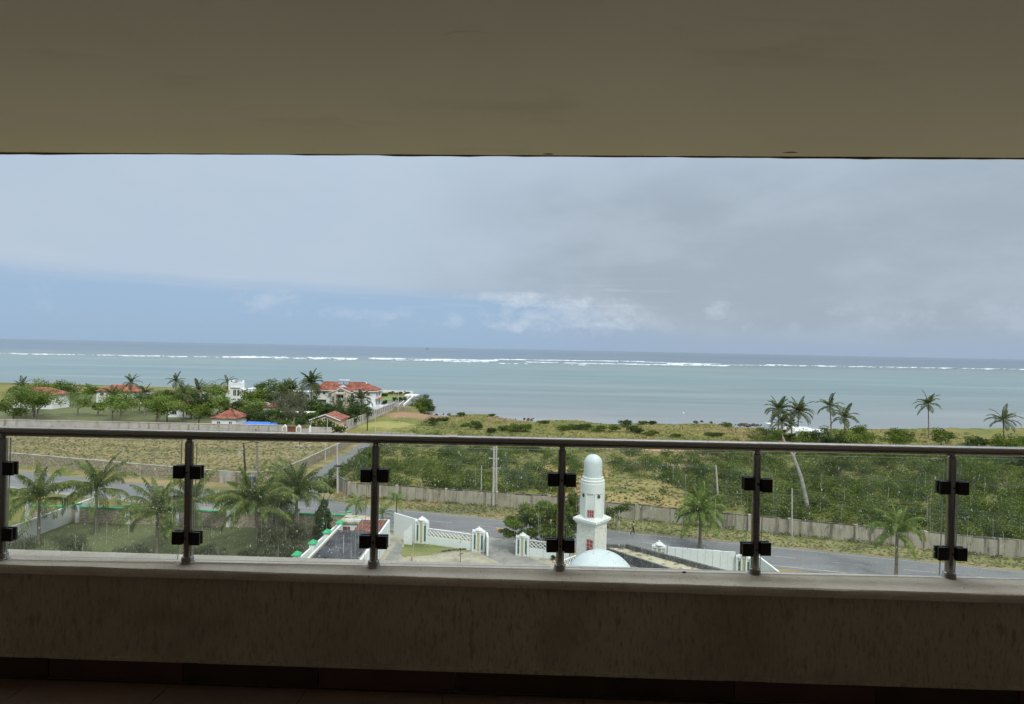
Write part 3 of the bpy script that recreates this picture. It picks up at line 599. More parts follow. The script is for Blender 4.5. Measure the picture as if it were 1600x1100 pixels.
# ------------------------------------------------------------------ the balcony
FLOOR = 23.5
RAILY = 2.60
def build_balcony():
    yaw = R(-1.3)
    # ceiling slab over the balcony
    s = MB(); s.b2(-9, 9, -4.2, 2.56, 25.856, 26.25)
    o = s.build('balcony_ceiling', M['ceiling'], rot=(0, 0, R(-2.6)), loc=(0, 0, 0)); tag(o, kind='structure')
    mb = MB(); rg = random.Random(3); n = 220
    pts = []; rad = []
    for i in range(n + 1):
        x = -9 + 18 * i / n; pts.append((x, 2.554 + rg.uniform(-.001, .001), 25.8565 + .0012 * math.sin(x * 3.1) + rg.uniform(-.001, .0008))); rad.append(.0048 + rg.uniform(-.0012, .0016) + .0012 * math.sin(x * 1.7))
    mb.tube(pts, rad, 6); mb.build('drip_edge', M['edge_bead'], o, smooth=True)
    # little patches of filler on the soffit
    for (px, py, w, d) in ((730, 52, .055, .010), (857, 240.5, .022, .008), (1235, 238, .03, .007)):
        p = AT(px, py, 1.0); dd = ray(px, py); t = (25.856 - 25) / dd.z; q = CAM + dd * t
        q = Matrix.Rotation(R(2.6), 3, 'Z') @ q
        poly = [(q.x + w * math.cos(a) * (1 + .25 * math.sin(3 * a)), q.y + d * math.sin(a) + .02 * w * math.cos(2 * a)) for a in [i * math.pi / 8 for i in range(16)]]
        MB().prism(poly, 25.8554, 25.8575).build('filler_patch', M['ceiling' if px == 730 else 'edge_bead'], o)
    # parapet
    t = thing('balcony_parapet', 'low rough-rendered balcony parapet wall with a pale plaster ledge under the glass railing', 'parapet', (0, 0, FLOOR), yaw)
    w = MB(); w.b2(-9, 9, 2.512, 2.66, -.02, .465); w.b2(-9, -2.9, 2.503, 2.511, -.02, .465); w.b2(2.9, 9, 2.503, 2.511, -.02, .465)
    w.build('wall', M['plaster'], t)
    # the combed, gritty face of the render as real relief
    nx_, nz_ = 1160, 66; gx_, gz_ = np.meshgrid(np.linspace(-2.9, 2.9, nx_), np.linspace(.095, .465, nz_)); g_ = np.random.default_rng(15)
    n0 = g_.normal(size=(nz_, nx_)); k1 = np.array([1, 3, 5, 3, 1.]) / 13
    for _ in range(5): n0 = np.apply_along_axis(lambda c_: np.convolve(c_, k1, 'same'), 0, n0)
    n1 = g_.normal(size=(nz_, nx_))
    for ax in (0, 1): n1 = np.apply_along_axis(lambda c_: np.convolve(c_, k1, 'same'), ax, n1)
    rel = np.clip(n0 / n0.std(), -2.5, 2.5) * .0012 + np.clip(n1 / n1.std(), -2, 3) * .0007
    Vr = np.stack([gx_, 2.506 - rel, gz_], -1).reshape(-1, 3); i_, j_ = np.meshgrid(np.arange(nx_ - 1), np.arange(nz_ - 1)); b_0 = (j_ * nx_ + i_).ravel()
    link_mesh('render_coat', quads_mesh('render_coat', Vr, np.stack([b_0, b_0 + 1, b_0 + nx_ + 1, b_0 + nx_], -1), M['plaster'], True), t)
    c = MB(); n = 160; vs = []
    rg = random.Random(9)
    # ledge: raised outer strip, slightly sloping inner band with a worn rounded arris
    prof = [(2.492, .462), (2.489, .474), (2.490, .494), (2.494, .4995), (2.520, .5010), (2.560, .5020), (2.566, .5065), (2.60, .507), (2.655, .506), (2.672, .500), (2.676, .462)]
    for i in range(n + 1):
        x = -9 + 18 * i / n
        for k, (y, z) in enumerate(prof):
            j = .0016 if k < 5 else .0006
            vs.append((x, y + rg.uniform(-j, j), z + rg.uniform(-j, j) * .7))
    m = len(prof)
    c.add(vs, [(i * m + k, i * m + k + 1, (i + 1) * m + k + 1, (i + 1) * m + k) for i in range(n) for k in range(m - 1)] + [(i * m + m - 1, i * m, (i + 1) * m, (i + 1) * m + m - 1) for i in range(n)])
    c.build('ledge', M['coping'], t, smooth=True)
    MB().b2(-9, 9, 2.494, 2.506, .088, .102).build('skirting_bead', M['plaster'], t)
    # skirting tiles
    x = -8.4; i = 0; rg = random.Random(2)
    mesh = {k: MB().b2(-.2985, .2985, -.0045, .0045, -.044, .044).mesh('skirting_tile', M[k]) for k in ('tile_b', 'tile_c')}
    while x < 8.4:
        key = 'tile_c' if (i % 5) in (1, 3) else 'tile_b'
        link_mesh('skirting_tile', mesh[key], t, (x, 2.499, .0455), (rg.uniform(-.004, .004), 0, rg.uniform(-.003, .003))); x += .602; i += 1
    # floor and its tiles
    fl = MB().b2(-9, 9, -4.2, 2.66, FLOOR - .3, FLOOR - .012).build('balcony_floor', M['grout']); tag(fl, kind='structure')
    fl.rotation_euler = (0, 0, yaw)
    tm = [MB().b2(-.2985, .2985, -.2985, .2985, -.008, 0).mesh('floor_tile', M['tile_a'])]
    for a in range(-6, 7):
        for b in range(0, 4):
            link_mesh('floor_tile', tm[0], fl, (a * .601 - .02, 2.18 - b * .601, FLOOR + rg.uniform(-.0006, .0006)), (0, 0, 0))
    MB().b2(-9, 9, -4.2, 0.06, FLOOR - .012, FLOOR - .001).build('floor_screed', M['tile_a'], fl)
    # the room wall behind the balcony and its ends
    b = MB(); b.b2(-9, 9, -1.6, -1.5, FLOOR - .3, 26.25); b.b2(-9.2, -9, -1.6, 2.56, FLOOR - .3, 26.25); b.b2(9, 9.2, -1.6, 2.56, FLOOR - .3, 26.25)
    tag(b.build('apartment_wall', M['inner']), 'plain plastered wall at the back and ends of the balcony', 'wall')
    # the facade below
    f = MB(); f.b2(-9.2, 9.2, -8, 2.6, -.2, FLOOR - .31)
    fo = f.build('apartment_facade', M['rough_white']); fo.rotation_euler = (0, 0, yaw); tag(fo, 'plain facade of the block under the balcony', 'building')
build_balcony()

def build_railing():
    root = thing('glass_railing', 'dark steel balcony railing with four-clamp posts and rain-spotted glass panels on the ledge', 'railing', (0, RAILY, 24.0))
    ztop = .604
    # handrail in lengths with sleeves
    mb = MB(); mb.tube([(-6, 0, ztop - .0225), (6, 0, ztop - .0225)], .0222, 20)
    hr = mb.build('handrail', M['metal'], root, smooth=True)
    xr = AT(708, 685, RAILY).x
    MB().tube([(xr - .019, 0, ztop - .0225), (xr + .019, 0, ztop - .0225)], .0246, 20).build('coupling', M['metal'], hr, smooth=True)
    xs_ = [AT(584, 800, RAILY).x + .004, AT(876.5, 800, RAILY).x, AT(1181, 800, RAILY).x]
    d1 = xs_[1] - xs_[0]; d2 = xs_[2] - xs_[1]
    xs_ = [xs_[0] - 2 * d1, xs_[0] - d1] + xs_ + [xs_[2] + d2, xs_[2] + 2 * d1]
    post = MB().tube([(0, 0, .02), (0, 0, .548)], .0185, 20).mesh('post', M['metal'], True)
    neck = MB().lathe([(.012, 0), (.016, .004), (.013, .010), (.008, .018), (.008, .032), (.012, .040)], (0, 0, .546), 16).mesh('neck', M['metal'], True)
    foot = MB().lathe([(.031, 0), (.031, .004), (.027, .008), (.0255, .024), (.023, .028), (.019, .03)], (0, 0, .003), 20).mesh('foot_flange', M['metal'], True)
    cb = MB(); cb.box((0, -.014, 0), (.046, .009, .058)); cb.box((0, .010, 0), (.046, .009, .058)); cb.box((-.016, -.002, 0), (.012, .016, .052))
    clamp = cb.mesh('clamp', M['clamp'])
    rub = MB().box((.006, -.002, 0), (.030, .0145, .05)).mesh('rubber_pad', M['clamp'])
    for k, x in enumerate(xs_):
        p = link_mesh('post', post, root, (x, 0, 0))
        link_mesh('neck', neck, p); link_mesh('foot_flange', foot, p)
        for z in (.415, .118):
            for s in (-1, 1):
                tw = {(4, .415, 1): -.006, (4, .118, 1): .006, (2, .415, 1): .003}.get((k, z, s), 0)
                c = link_mesh('clamp', clamp, p, (s * .040, -.004, z + tw), (0, 0, 0 if s > 0 else math.pi))
        # screw heads
        for z in (.415, .118):
            MB().tube([(0, -.0215, z), (0, -.0175, z)], .005, 10).build('screw', M['clamp'], p)
    rg = random.Random(11)
    drop = bpy.data.meshes
    base = [(0, 0, 1)] + [(math.cos(a), math.sin(a), .55) for a in [i * math.pi / 3 for i in range(6)]] + [(1.15 * math.cos(a), 1.15 * math.sin(a), 0) for a in [i * math.pi / 3 for i in range(6)]]
    bf = [(0, 1 + i, 1 + (i + 1) % 6) for i in range(6)] + [(1 + i, 7 + i, 7 + (i + 1) % 6) for i in range(6)] + [(1 + i, 7 + (i + 1) % 6, 1 + (i + 1) % 6) for i in range(6)]
    bv = np.array(base); bf = np.array(bf)
    def drops(P, rad, face, flat=.5, run=None):
        """P (n,3) centres on a surface, face = axis they bulge along"""
        n = len(P); out = np.zeros((n, 13, 3))
        run = np.ones(n) if run is None else run
        if face == 'y': q = np.stack([bv[:, 0], bv[:, 2] * flat, bv[:, 1]], -1)
        elif face == '-y': q = np.stack([bv[:, 0], -bv[:, 2] * flat, bv[:, 1]], -1)
        else: q = np.stack([bv[:, 0], bv[:, 1], bv[:, 2] * flat], -1)
        out = P[:, None, :] + q[None] * rad[:, None, None]
        if face != 'z': out[:, :, 2] = P[:, None, 2] + q[None, :, 2] * (rad * run)[:, None]
        F = (bf[None] + (np.arange(n) * 13)[:, None, None]).reshape(-1, 3)
        return out.reshape(-1, 3), F
    g2 = np.random.default_rng(4)
    for k in range(len(xs_) - 1):
        x0, x1 = xs_[k] + .034, xs_[k + 1] - .034; w = x1 - x0; dz = (.006, -.003, .0, .004, -.002, .002)[k % 6]
        z0, z1 = .016, .547 + dz
        sh = -.010        # the panes lean a little with their worn clamps
        vs = [(x0 + sh, -.004, z0), (x1 + sh, -.004, z0), (x1 + sh, .004, z0), (x0 + sh, .004, z0), (x0, -.004, z1), (x1, -.004, z1), (x1, .004, z1), (x0, .004, z1)]
        p = MB().add(vs, [(0, 1, 5, 4), (2, 3, 7, 6)]).build('glass_pane', M['glass'], root)
        e = MB(); q = .0009
        e.add(vs, [(3, 2, 1, 0), (4, 5, 6, 7), (1, 2, 6, 5), (3, 0, 4, 7)])
        e.build('glass_edge', M['glass_edge'], p)
        n = 2100
        P = np.stack([g2.uniform(x0, x1, n), np.full(n, .0042), z0 + (z1 - z0) * g2.uniform(0, 1, n) ** 1.15], -1)
        rad = .0005 + .0013 * g2.uniform(0, 1, n) ** 4
        Vd, Fd = drops(P, rad, 'y', .5, 1 + g2.uniform(0, 1, n) ** 4 * 1.5)
        nb = 14; Pb = np.stack([g2.uniform(x0 + .03, x1 - .03, nb), np.full(nb, .0042), g2.uniform(z0 + .03, z1 - .02, nb)], -1)
        V2, F2 = drops(Pb, g2.uniform(.0018, .0032, nb), 'y', .45, g2.uniform(1, 2.2, nb))
        # fine run-down trails
        nt_ = 46; V3 = []; F3 = []
        for j in range(nt_):
            xx = g2.uniform(x0 + .01, x1 - .01) if j % 3 else (x0 + .02 + g2.uniform(0, .05) if j % 2 else x1 - .02 - g2.uniform(0, .05)); zt = z0 + (z1 - z0) * g2.uniform(.05, .9); ln = g2.uniform(.02, .12); zb = max(z0, zt - ln); wq = g2.uniform(.0002, .0006)
            b = len(V3); V3 += [(xx - wq, .0043, zb), (xx + wq, .0043, zb), (xx + wq, .0043, zt), (xx - wq, .0043, zt)]; F3.append((b, b + 1, b + 2)); F3.append((b, b + 2, b + 3))
        VV = np.vstack([Vd, V2, np.array(V3)]); FF = np.vstack([Fd, F2 + len(Vd), np.array(F3) + len(Vd) + len(V2)])
        o = link_mesh('rain_drops', quads_mesh('rain_drops', VV, FF, M['drop'], True), p); o['kind'] = 'stuff'
    n = 5200; a = g2.uniform(-1.3, 1.3, n); P = np.stack([g2.uniform(-3, 3, n), np.sin(a) * .0221, ztop - .0225 + np.cos(a) * .0221], -1)
    Vd, Fd = drops(P, .0006 + .0011 * g2.uniform(0, 1, n) ** 3, 'z', .7)
    o = link_mesh('rain_drops', quads_mesh('rain_drops', Vd, Fd, M['drop'], True), hr); o['kind'] = 'stuff'
build_railing()
q = CAM + ray(1069, 894.5) * ((24.008 - 25) / ray(1069, 894.5).z)
pb = MB().lathe([(.001, 0), (.0055, .0005), (.0068, .003), (.005, .0055), (.002, .0065)], (0, 0, 0), 9).build('pebble', M['rock'], loc=(q.x, q.y, 24.0065)); pb.scale = (1.5, .8, 1)
tag(pb, 'small dark pebble lying on the balcony ledge between the middle and right posts', 'pebble')

# ------------------------------------------------------------------ mosque: dome and minaret
def build_mosque():
    dc = Vector((6.95, 43.0)); Rr = 2.72; zc = AT(948, 861.5, 43.0).z - Rr * .96
    t = thing('mosque', 'pale mint-white dome rising behind the ledge beside the white minaret', 'mosque', (dc.x, dc.y, 0))
    mb = MB(); n = 20; prof = [(Rr * 1.03, -.5), (Rr * 1.03, 0)] + [(Rr * math.cos(a), Rr * .96 * math.sin(a)) for a in [i * math.pi / 2 / n for i in range(1, n)]] + [(.01, Rr * .96)]
    mb.lathe(prof, (0, 0, zc), 48); mb.build('dome', M['dome'], t, smooth=True)
    MB().b2(-5, 5, -5, 2.6, 0, zc - .45).build('prayer_hall', M['white'], t)
    MB().b2(-5.12, 5.12, -5.12, 2.72, zc - .447, zc - .25).build('roof_rim', M['white'], t)
    # the minaret: square shaft turned to the view, cornice, octagonal stage, ring, domed cap
    D = 48.6; k = D / 900.0
    c = AT(925.3, 800, D); x = c.x
    zz = lambda px, py: AT(px, py, D).z
    RZ = R(48.5)
    t = thing('minaret', 'tall white minaret with square shaft, octagonal stage, burgundy grilles and domed top', 'minaret', (x, D, 0), RZ)
    zc1 = zz(925, 815.5); zc2 = zz(925, 800); a = 1.80
    MB().b2(-a / 2, a / 2, -a / 2, a / 2, 0, zc1 + .05).build('shaft', M['rough_white'], t)
    cr = MB()
    for (e, z0, z1) in ((.09, zc1 - .02, zc1 + .10), (.16, zc1 + .10, zc1 + .22), (.26, zc1 + .22, zc1 + .40)):
        cr.b2(-a / 2 - e, a / 2 + e, -a / 2 - e, a / 2 + e, z0, z1)
    # sloping top of the cornice
    e = .26; z1 = zc1 + .40; r0 = a / 2 + e; r1 = a / 2 - .12
    cr.add([(-r0, -r0, z1), (r0, -r0, z1), (r0, r0, z1), (-r0, r0, z1), (-r1, -r1, z1 + .22), (r1, -r1, z1 + .22), (r1, r1, z1 + .22), (-r1, r1, z1 + .22)],
           [(0, 1, 5, 4), (1, 2, 6, 5), (2, 3, 7, 6), (3, 0, 4, 7), (4, 5, 6, 7)])
    cr.build('cornice', M['minaret'], t)
    zo0 = zc1 + .45; zo1 = zz(925, 767); r8 = .985
    orot = 0.0
    MB().lathe([(r8, zo0), (r8, zo1 + .05)], (0, 0, 0), 8, orot).build('octagonal_stage', M['minaret'], t)
    fil = MB()
    for i in range(8):      # raised ribs at the eight corners
        an = orot + i * math.pi / 4; fil.tube([(r8 * .985 * math.cos(an), r8 * .985 * math.sin(an), zo0 + .1), (r8 * .985 * math.cos(an), r8 * .985 * math.sin(an), zo1)], .055, 6)
    fil.build('corner_rib', M['minaret'], t, smooth=True)
    zr0 = zz(925, 767.5); zr1 = zz(925, 751); zr2 = zz(925, 744.5)
    ring = MB().lathe([(.98, zr0 - .04), (1.015, zr0), (1.015, zr1 - .12), (.97, zr1 - .10), (.97, zr1 + .04), (.99, zr1 + .05), (.99, zr1 + .11), (.88, zr1 + .14), (.88, zr2), (.82, zr2 + .03)], (0, 0, 0), 40)
    ring.build('ring_cornice', M['minaret'], t, smooth=True)
    zt = zz(925, 709.5); rd = .765; zs = zt - rd * .98
    MB().lathe([(rd * 1.0, zr2 - .1), (rd * 1.01, zr2 + .3), (rd, zs)] + [(rd * math.cos(u), zs + rd * .98 * math.sin(u)) for u in [i * math.pi / 20 for i in range(1, 10)]] + [(.02, zt)], (0, 0, 0), 40).build('cap', M['dome'], t, smooth=True)
    # round openings under the ring
    for sect in (math.radians(-153.8) - RZ, math.radians(-63.8) - RZ):
        sect = round((sect - math.pi / 8) / (math.pi / 4)) * math.pi / 4 + math.pi / 8
        n_ = Vector((math.cos(sect), math.sin(sect), 0)); ap = r8 * math.cos(math.pi / 8)
        cpt = n_ * (ap + .01) + Vector((0, 0, zr0 - .26))
        MB().tube([cpt - n_ * .02, cpt + n_ * .012], .155, 18).build('round_opening', M['glassdark'], t)
        MB().tube([cpt + n_ * .013, cpt + n_ * .02], .045, 10).build('speaker_cone', M['mouldy'], t)
    # burgundy grilles
    def grille(px0, px1, py0, py1, nrm_ang, dist, bars):
        n_ = Vector((math.cos(nrm_ang), math.sin(nrm_ang), 0)); tt = Vector((-n_.y, n_.x, 0))
        rotm = Matrix.Rotation(RZ, 3, 'Z'); nw = rotm @ n_; tw = rotm @ tt; pw = Vector((x, D, 0)) + nw * dist
        def hit(px, py):
            d = ray(px, py); s_ = (pw - CAM).dot(nw) / d.dot(nw); h = CAM + d * s_; return (h - pw).dot(tw), h.z
        u = sorted([hit(px0, (py0 + py1) / 2)[0], hit(px1, (py0 + py1) / 2)[0]]); zt_ = hit((px0 + px1) / 2, py0)[1]; zb = hit((px0 + px1) / 2, py1)[1]
        g = MB(); mm = Matrix((tt, -n_, Vector((0, 0, 1)))).transposed()
        cc = n_ * (dist + .006) + tt * (u[0] + u[1]) / 2 + Vector((0, 0, (zt_ + zb) / 2)); w = u[1] - u[0]; h = zt_ - zb
        g.box(cc, (w, .02, h), M=mm); o = g.build('grille', M['glassdark'], t)
        b = MB()
        for i in range(bars + 1): b.box(cc + tt * (w * (i / bars - .5)) + n_ * .022, (.045, .03, h), M=mm)
        nz_ = max(2, int(h / .28))
        for i in range(nz_ + 1): b.box(cc + Vector((0, 0, h * (i / nz_ - .5))) + n_ * .024, (w + .045, .03, .06), M=mm)
        b.build('grille_bars', M['glazing'], o); b = MB()
        for i in range(bars): 
            for j in range(nz_): b.box(cc + tt * (w * ((i + .5) / bars - .5)) + Vector((0, 0, h * ((j + .5) / nz_ - .5))) + n_ * .018, (w / bars * .86, .02, h / nz_ * .86), M=mm)
        b.build('grille_board', M['burgundy'], o)
    # shaft faces: local -X side and -Y side look at the balcony
    face_ang = -math.pi / 2; 
    grille(917, 926.2, 843.5, 866, math.pi, a / 2, 2)
    sect = round((math.radians(-108.8) - RZ - orot - math.pi / 8) / (math.pi / 4)) * math.pi / 4 + orot + math.pi / 8
    grille(918, 927.6, 797.2, 808, sect, r8 * math.cos(math.pi / 8), 3)
build_mosque()

# ------------------------------------------------------------------ perimeter wall of the compound
def pier_line(xx): return roadY(xx, -W2) - 3.4
def gate_pier(x, y, h, label, w=1.65, rz=None, z=0.0, dep=.55):
    rz = math.atan2(rt.y, rt.x) if rz is None else rz
    t = thing('gate_pier', label, 'pier', (x, y, z), rz, 'white piers of the compound wall')
    b = MB(); b.b2(-w * .34, w * .34, -dep * .40, dep * .40, 0, h * .86); b.build('core', M['white_clean'], t)
    for s in (-1, 1):
        k = MB(); k.b2(s * w * .37, s * w * .5, -dep / 2, dep / 2, 0, h * .80)
        # pointed tip leaning outwards
        x0, x1 = s * w * .37, s * w * .5
        k.add([(x0, -dep / 2, h * .80), (x1, -dep / 2, h * .80), (x1, dep / 2, h * .80), (x0, dep / 2, h * .80), (x1, -dep * .3, h * .90), (x1, dep * .3, h * .90)], [(0, 1, 4), (1, 2, 5, 4), (2, 3, 5), (3, 0, 4, 5)])
        k.build('side_post', M['white_clean'], t)
        MB().b2(s * w * .34 - .0 * s, s * w * .22, -dep * .40 - .02, -dep * .40 - .001, h * .10, h * .70).build('green_inset', M['green_panel'], t)
        MB().b2(s * w * .205, s * w * .10, -dep * .40 - .10, -dep * .40 - .001, 0, h * .80).build('rib', M['white_clean'], t)
    MB().b2(-w * .075, w * .075, -dep * .40 - .05, -dep * .40 - .001, h * .06, h * .78).build('ochre_inset', M['yellow_strip'], t)
    c = MB(); c.b2(-w * .42, w * .42, -dep * .62, dep * .62, h * .80 + .01, h * .86); c.b2(-w * .36, w * .36, -dep * .55, dep * .55, h * .861, h * .89)
    c.lathe([(w * .30, h * .892), (w * .29, h * .92), (w * .22, h * .955), (w * .10, h * .985), (w * .06, h), (w * .075, h * 1.015), (w * .03, h * 1.035)], (0, 0, 0), 16)
    c.build('domed_cap', M['white_clean'], t)
    return t
def lattice_wall(p0, p1, z0, zmid, z1, label, cell=.55, name='lattice_wall', th=.16):
    t = thing(name, label, 'wall', (p0[0], p0[1], 0), math.atan2(p1[1] - p0[1], p1[0] - p0[0]))
    L = math.hypot(p1[0] - p0[0], p1[1] - p0[1])
    b = MB(); b.b2(0, L, -th / 2, th / 2, z0, zmid); b.build('wall', M['white'], t)
    b = MB(); b.b2(0, L, -th / 2 - .01, th / 2 + .01, z1 - .07, z1); b.build('top_rail', M['white_clean'], t)
    g = MB(); h = z1 - .07 - zmid; n = max(2, int(round(L / cell))); cw = L / n; k = 2 if h > .7 else 1; m = .055
    for i in range(-int(k * 0) - n * 0 - 4, n + 4):
        for s in (-1, 1):
            xa = i * cw; slope = h / (cw * k) * 1.0
            # one bar of the diamond lattice, cut at the ends of the panel
            x0, x1_ = xa, xa + cw * k
            za, zb = (zmid, zmid + h) if s > 0 else (zmid + h, zmid)
            ca, cb = max(x0, 0), min(x1_, L)
            if cb - ca < .05: continue
            fa = (ca - x0) / (x1_ - x0); fb = (cb - x0) / (x1_ - x0)
            g.bar((ca, 0 + s * .012, za + (zb - za) * fa), (cb, 0 + s * .012, za + (zb - za) * fb), .11, m)
    o = g.build('lattice', M['white_clean'], t); o['kind'] = 'stuff'
    return t
A = G(659, 848.5); B = G(748, 861.5); Cp = G(815, 868); 
gate_pier(A.x, A.y, 3.35, 'white fluted pier at the left end of the lattice wall', 1.75)
gate_pier(B.x, B.y, 2.95, 'white pier at the left side of the open driveway gate', 1.6)
gate_pier(Cp.x + .1, Cp.y, 2.75, 'white pier under the spreading tree on the right side of the driveway', 1.6)
tl = (B - A).normalized()
lattice_wall(A + tl * .9, B - tl * .82, 0, .98, 2.0, 'white wall with a diamond lattice top between the two left piers')
# deep reveal on the driveway side of the pier
rv = MB().wall((B.x + .95, B.y + .25), (B.x + 1.15, B.y - 1.6), 0, 2.3, .22); rv.build('gate_reveal', M['white_clean'])
tag(bpy.data.objects['gate_reveal'], 'short white wall end turned along the driveway beside the gate pier', 'wall')
Dp = Vector((17.15, 65.2, 0))
lattice_wall(Cp + Vector((.95, -.05, 0)), Vector((7.2, 68.0, 0)), 0, 1.0, 1.95, 'white lattice-topped wall right of the driveway behind the spreading tree')
lattice_wall(Vector((9.6, 67.6, 0)), Vector((15.9, 65.7, 0)), 0, 1.0, 2.0, 'white lattice-topped wall seen right of the minaret')
gate_pier(Dp.x, Dp.y, 3.5, 'white domed pier left of the plain white wall on the right', 1.6)
w1 = G(1150, 880, 1.5); E0 = Vector((Dp.x + .95, Dp.y - .1)); E1 = Vector((25.3, 63.9))
t = thing('panel_wall', 'tall white wall of upright rain-streaked panels on the right of the compound', 'wall', (E0.x, E0.y, 0), math.atan2(E1.y - E0.y, E1.x - E0.x))
Lw = (E1 - E0).length; r_ = random.Random(6); npn = 9; pmesh = MB().b2(-Lw / npn / 2 + .012, Lw / npn / 2 - .012, -.07, .07, 0, 2.93).add([], []).mesh('panel', M['white'])
for i in range(npn):
    link_mesh('panel', pmesh, t, (Lw * (i + .5) / npn, r_.uniform(-.012, .012), r_.uniform(-.03, .02)), (r_.uniform(-.004, .004), 0, r_.uniform(-.02, .02)))
MB().b2(0, Lw, .071, .12, 0, 2.8).build('backing', M['white'], t)
def slab_joint(): pass
gate_pier(26.1, 63.6, 3.0, 'white pier with green insets beside the right railing post', 1.6)
tag(MB().wall((27.25, 63.3), (28.6, 57.5), 0, 3.0, .2, 2.2).build('white_wall', M['white']), 'white wall turning back towards the balcony at the right end', 'wall')
# left of pier A
tag(MB().wall((-15.1, 76.1), (A.x - .9, A.y + .25), 0, 3.0, .2).build('white_wall', M['white_clean']), 'high white wall between the guard house and the fluted pier', 'wall')
q = G(631, 850); tag(MB().wall((q.x, q.y), (A.x - 1.15, A.y - .75), 0, 1.5, .18, 2.6).build('white_wall', M['white_clean']), 'low sloping-topped white wall in front of the high white wall', 'wall')

# ------------------------------------------------------------------ guard house with the long dark roof, and the capped wall
def build_guardhouse():
    t = thing('guard_house', 'long low white building with a wet black flat roof and a red tiled end', 'building', (0, 0, 0))
    zt = 3.0
    w = MB(); w.b2(-15.25, -15.03, 50, 73, 0, zt); w.b2(-20.7, -15.25, 50, 50.2, 0, zt); w.b2(-20.9, -20.7, 50, 71.5, 0, 2.75); w.b2(-20.7, -15.25, 72.8, 73, 0, zt)
    w.build('wall', M['white'], t)
    MB().b2(-20.7, -15.25, 50.2, 69.3, 2.55, 2.72).build('flat_roof', M['dark_roof'], t)
    # rusty strip and rubbish along the left side of the roof
    MB().b2(-20.68, -20.45, 50.2, 69.3, 2.72, 2.80).build('roof_edge', M['wood'], t)
    MB().b2(-15.5, -15.26, 50.2, 63.2, 2.72, 2.86).build('roof_edge', M['wood'], t)
    mb = MB(); mb.add([(-18.6, 69.3, 2.70), (-15.26, 68.6, 2.74), (-15.26, 72.8, 3.02), (-18.6, 72.8, 3.0)], [(0, 1, 2, 3)]); mb.add([(-18.6, 69.3, 2.5), (-15.26, 68.6, 2.5), (-15.26, 68.6, 2.74), (-18.6, 69.3, 2.70)], [(0, 1, 2, 3)])
    rr = mb.build('tiled_end', M['old_tile'], t)
    rg = random.Random(4)
    rows = MB()
    for i in range(9):
        x = -18.5 + i * .38; rows.tube([(x, 69.35, 2.76), (x, 72.7, 3.05)], .055, 5)
    rows.build('tile_ridge', M['old_tile'], rr, smooth=True)
    deb = MB()
    for i in range(26):
        px, py = rg.choice([(rg.uniform(-20.2, -18.4), rg.uniform(58, 69)), (rg.uniform(-16.3, -15.6), rg.uniform(52, 68))]); s_ = rg.uniform(.03, .09)
        deb.box((px, py, 2.72 + s_ / 2), (s_ * 1.6, s_, s_), rg.uniform(0, 3))
    o = deb.build('roof_litter', M['rubble'], t); o['kind'] = 'stuff'
    MB().tube([(-18.9, 59.5, 2.72), (-18.9, 59.5, 3.02)], .16, 10).build('roof_vent', M['dark_roof'], t)
    MB().tube([(-17.6, 61.5, 2.72), (-17.6, 61.5, 4.7)], .035, 6).build('aerial_pole', M['concrete_pole'], t)
build_guardhouse()
t = thing('gate_lodge', 'small pale flat-roofed lodge at the far end of the black roof', 'building', (-19.7, 73.9, 0), 0)
MB().b2(-1.5, 1.6, -1.2, 1.4, 0, 2.5).build('wall', M['white'], t); MB().b2(-1.7, 1.8, -1.4, 1.6, 2.503, 2.72).build('roof', M['roof_sand'], t)
MB().b2(-1.2, -.3, -1.23, -1.202, .1, 2.1).build('door', M['rust_gate'], t); MB().b2(.3, 1.3, -1.23, -1.202, 1.0, 2.0).build('window', M['glassdark'], t)
t = thing('garden_wall', 'white wall with green pyramid caps beside the black roof', 'wall', (0, 0, 0))
caps = [(461.6, 863.7), (486.6, 845.7), (509, 829), (529, 814.6)]
MB().wall((-22.6, 50), (-21.6, 73.5), 0, 2.35, .2).build('wall', M['white_clean'], t)
capm = MB().lathe([(.62, 0), (.62, .10), (.05, .45)], (0, 0, 0), 4, math.pi / 4).mesh('pyramid_cap', M['green_trim'])
pm = MB().b2(-.3, .3, -.3, .3, 0, 2.78).mesh('pillar', M['white_clean'])
for i in range(-2, 4):
    if i >= 0: d = ray(*caps[i]); s_ = (3.0 - 25) / d.z; p = CAM + d * s_
    else: p = Vector((-22.7, 60.2 + i * 3.9, 0))
    pl = link_mesh('pillar', pm, t, (p.x + .15, p.y, 0)); link_mesh('pyramid_cap', capm, pl, (0, 0, 2.78))
# back wall of the garden, coral block panels under a green coping
t = thing('roadside_wall', 'coral block garden wall with white pillars and green coping beside the road', 'wall', (0, 0, 0))
P0 = G(405, 826); P1 = G(549, 826); x0 = -70
def bw(x): return 77.3 + (x + 34) * -.03 + .8
bx = [-66, -59, -52, -45, -38, AT(467, 800, 78.5).x, AT(547, 800, 78).x]
for i, x in enumerate(bx):
    MB().box((x, bw(x), 1.22), (.55, .5, 2.44)).build('pillar', M['white_clean'], t)
    if i: MB().box((x, bw(x), 2.52), (.62, .58, .16)).build('pillar_cap', M['green_trim'], t)
    if i + 1 < len(bx):
        x2 = bx[i + 1]; MB().wall((x + .28, bw(x)), (x2 - .28, bw(x2)), 0, 1.95, .22).build('block_panel', M['block'], t)
        MB().wall((x + .28, bw(x)), (x2 - .28, bw(x2)), 1.953, 2.16, .34).build('coping', M['green_trim'], t)

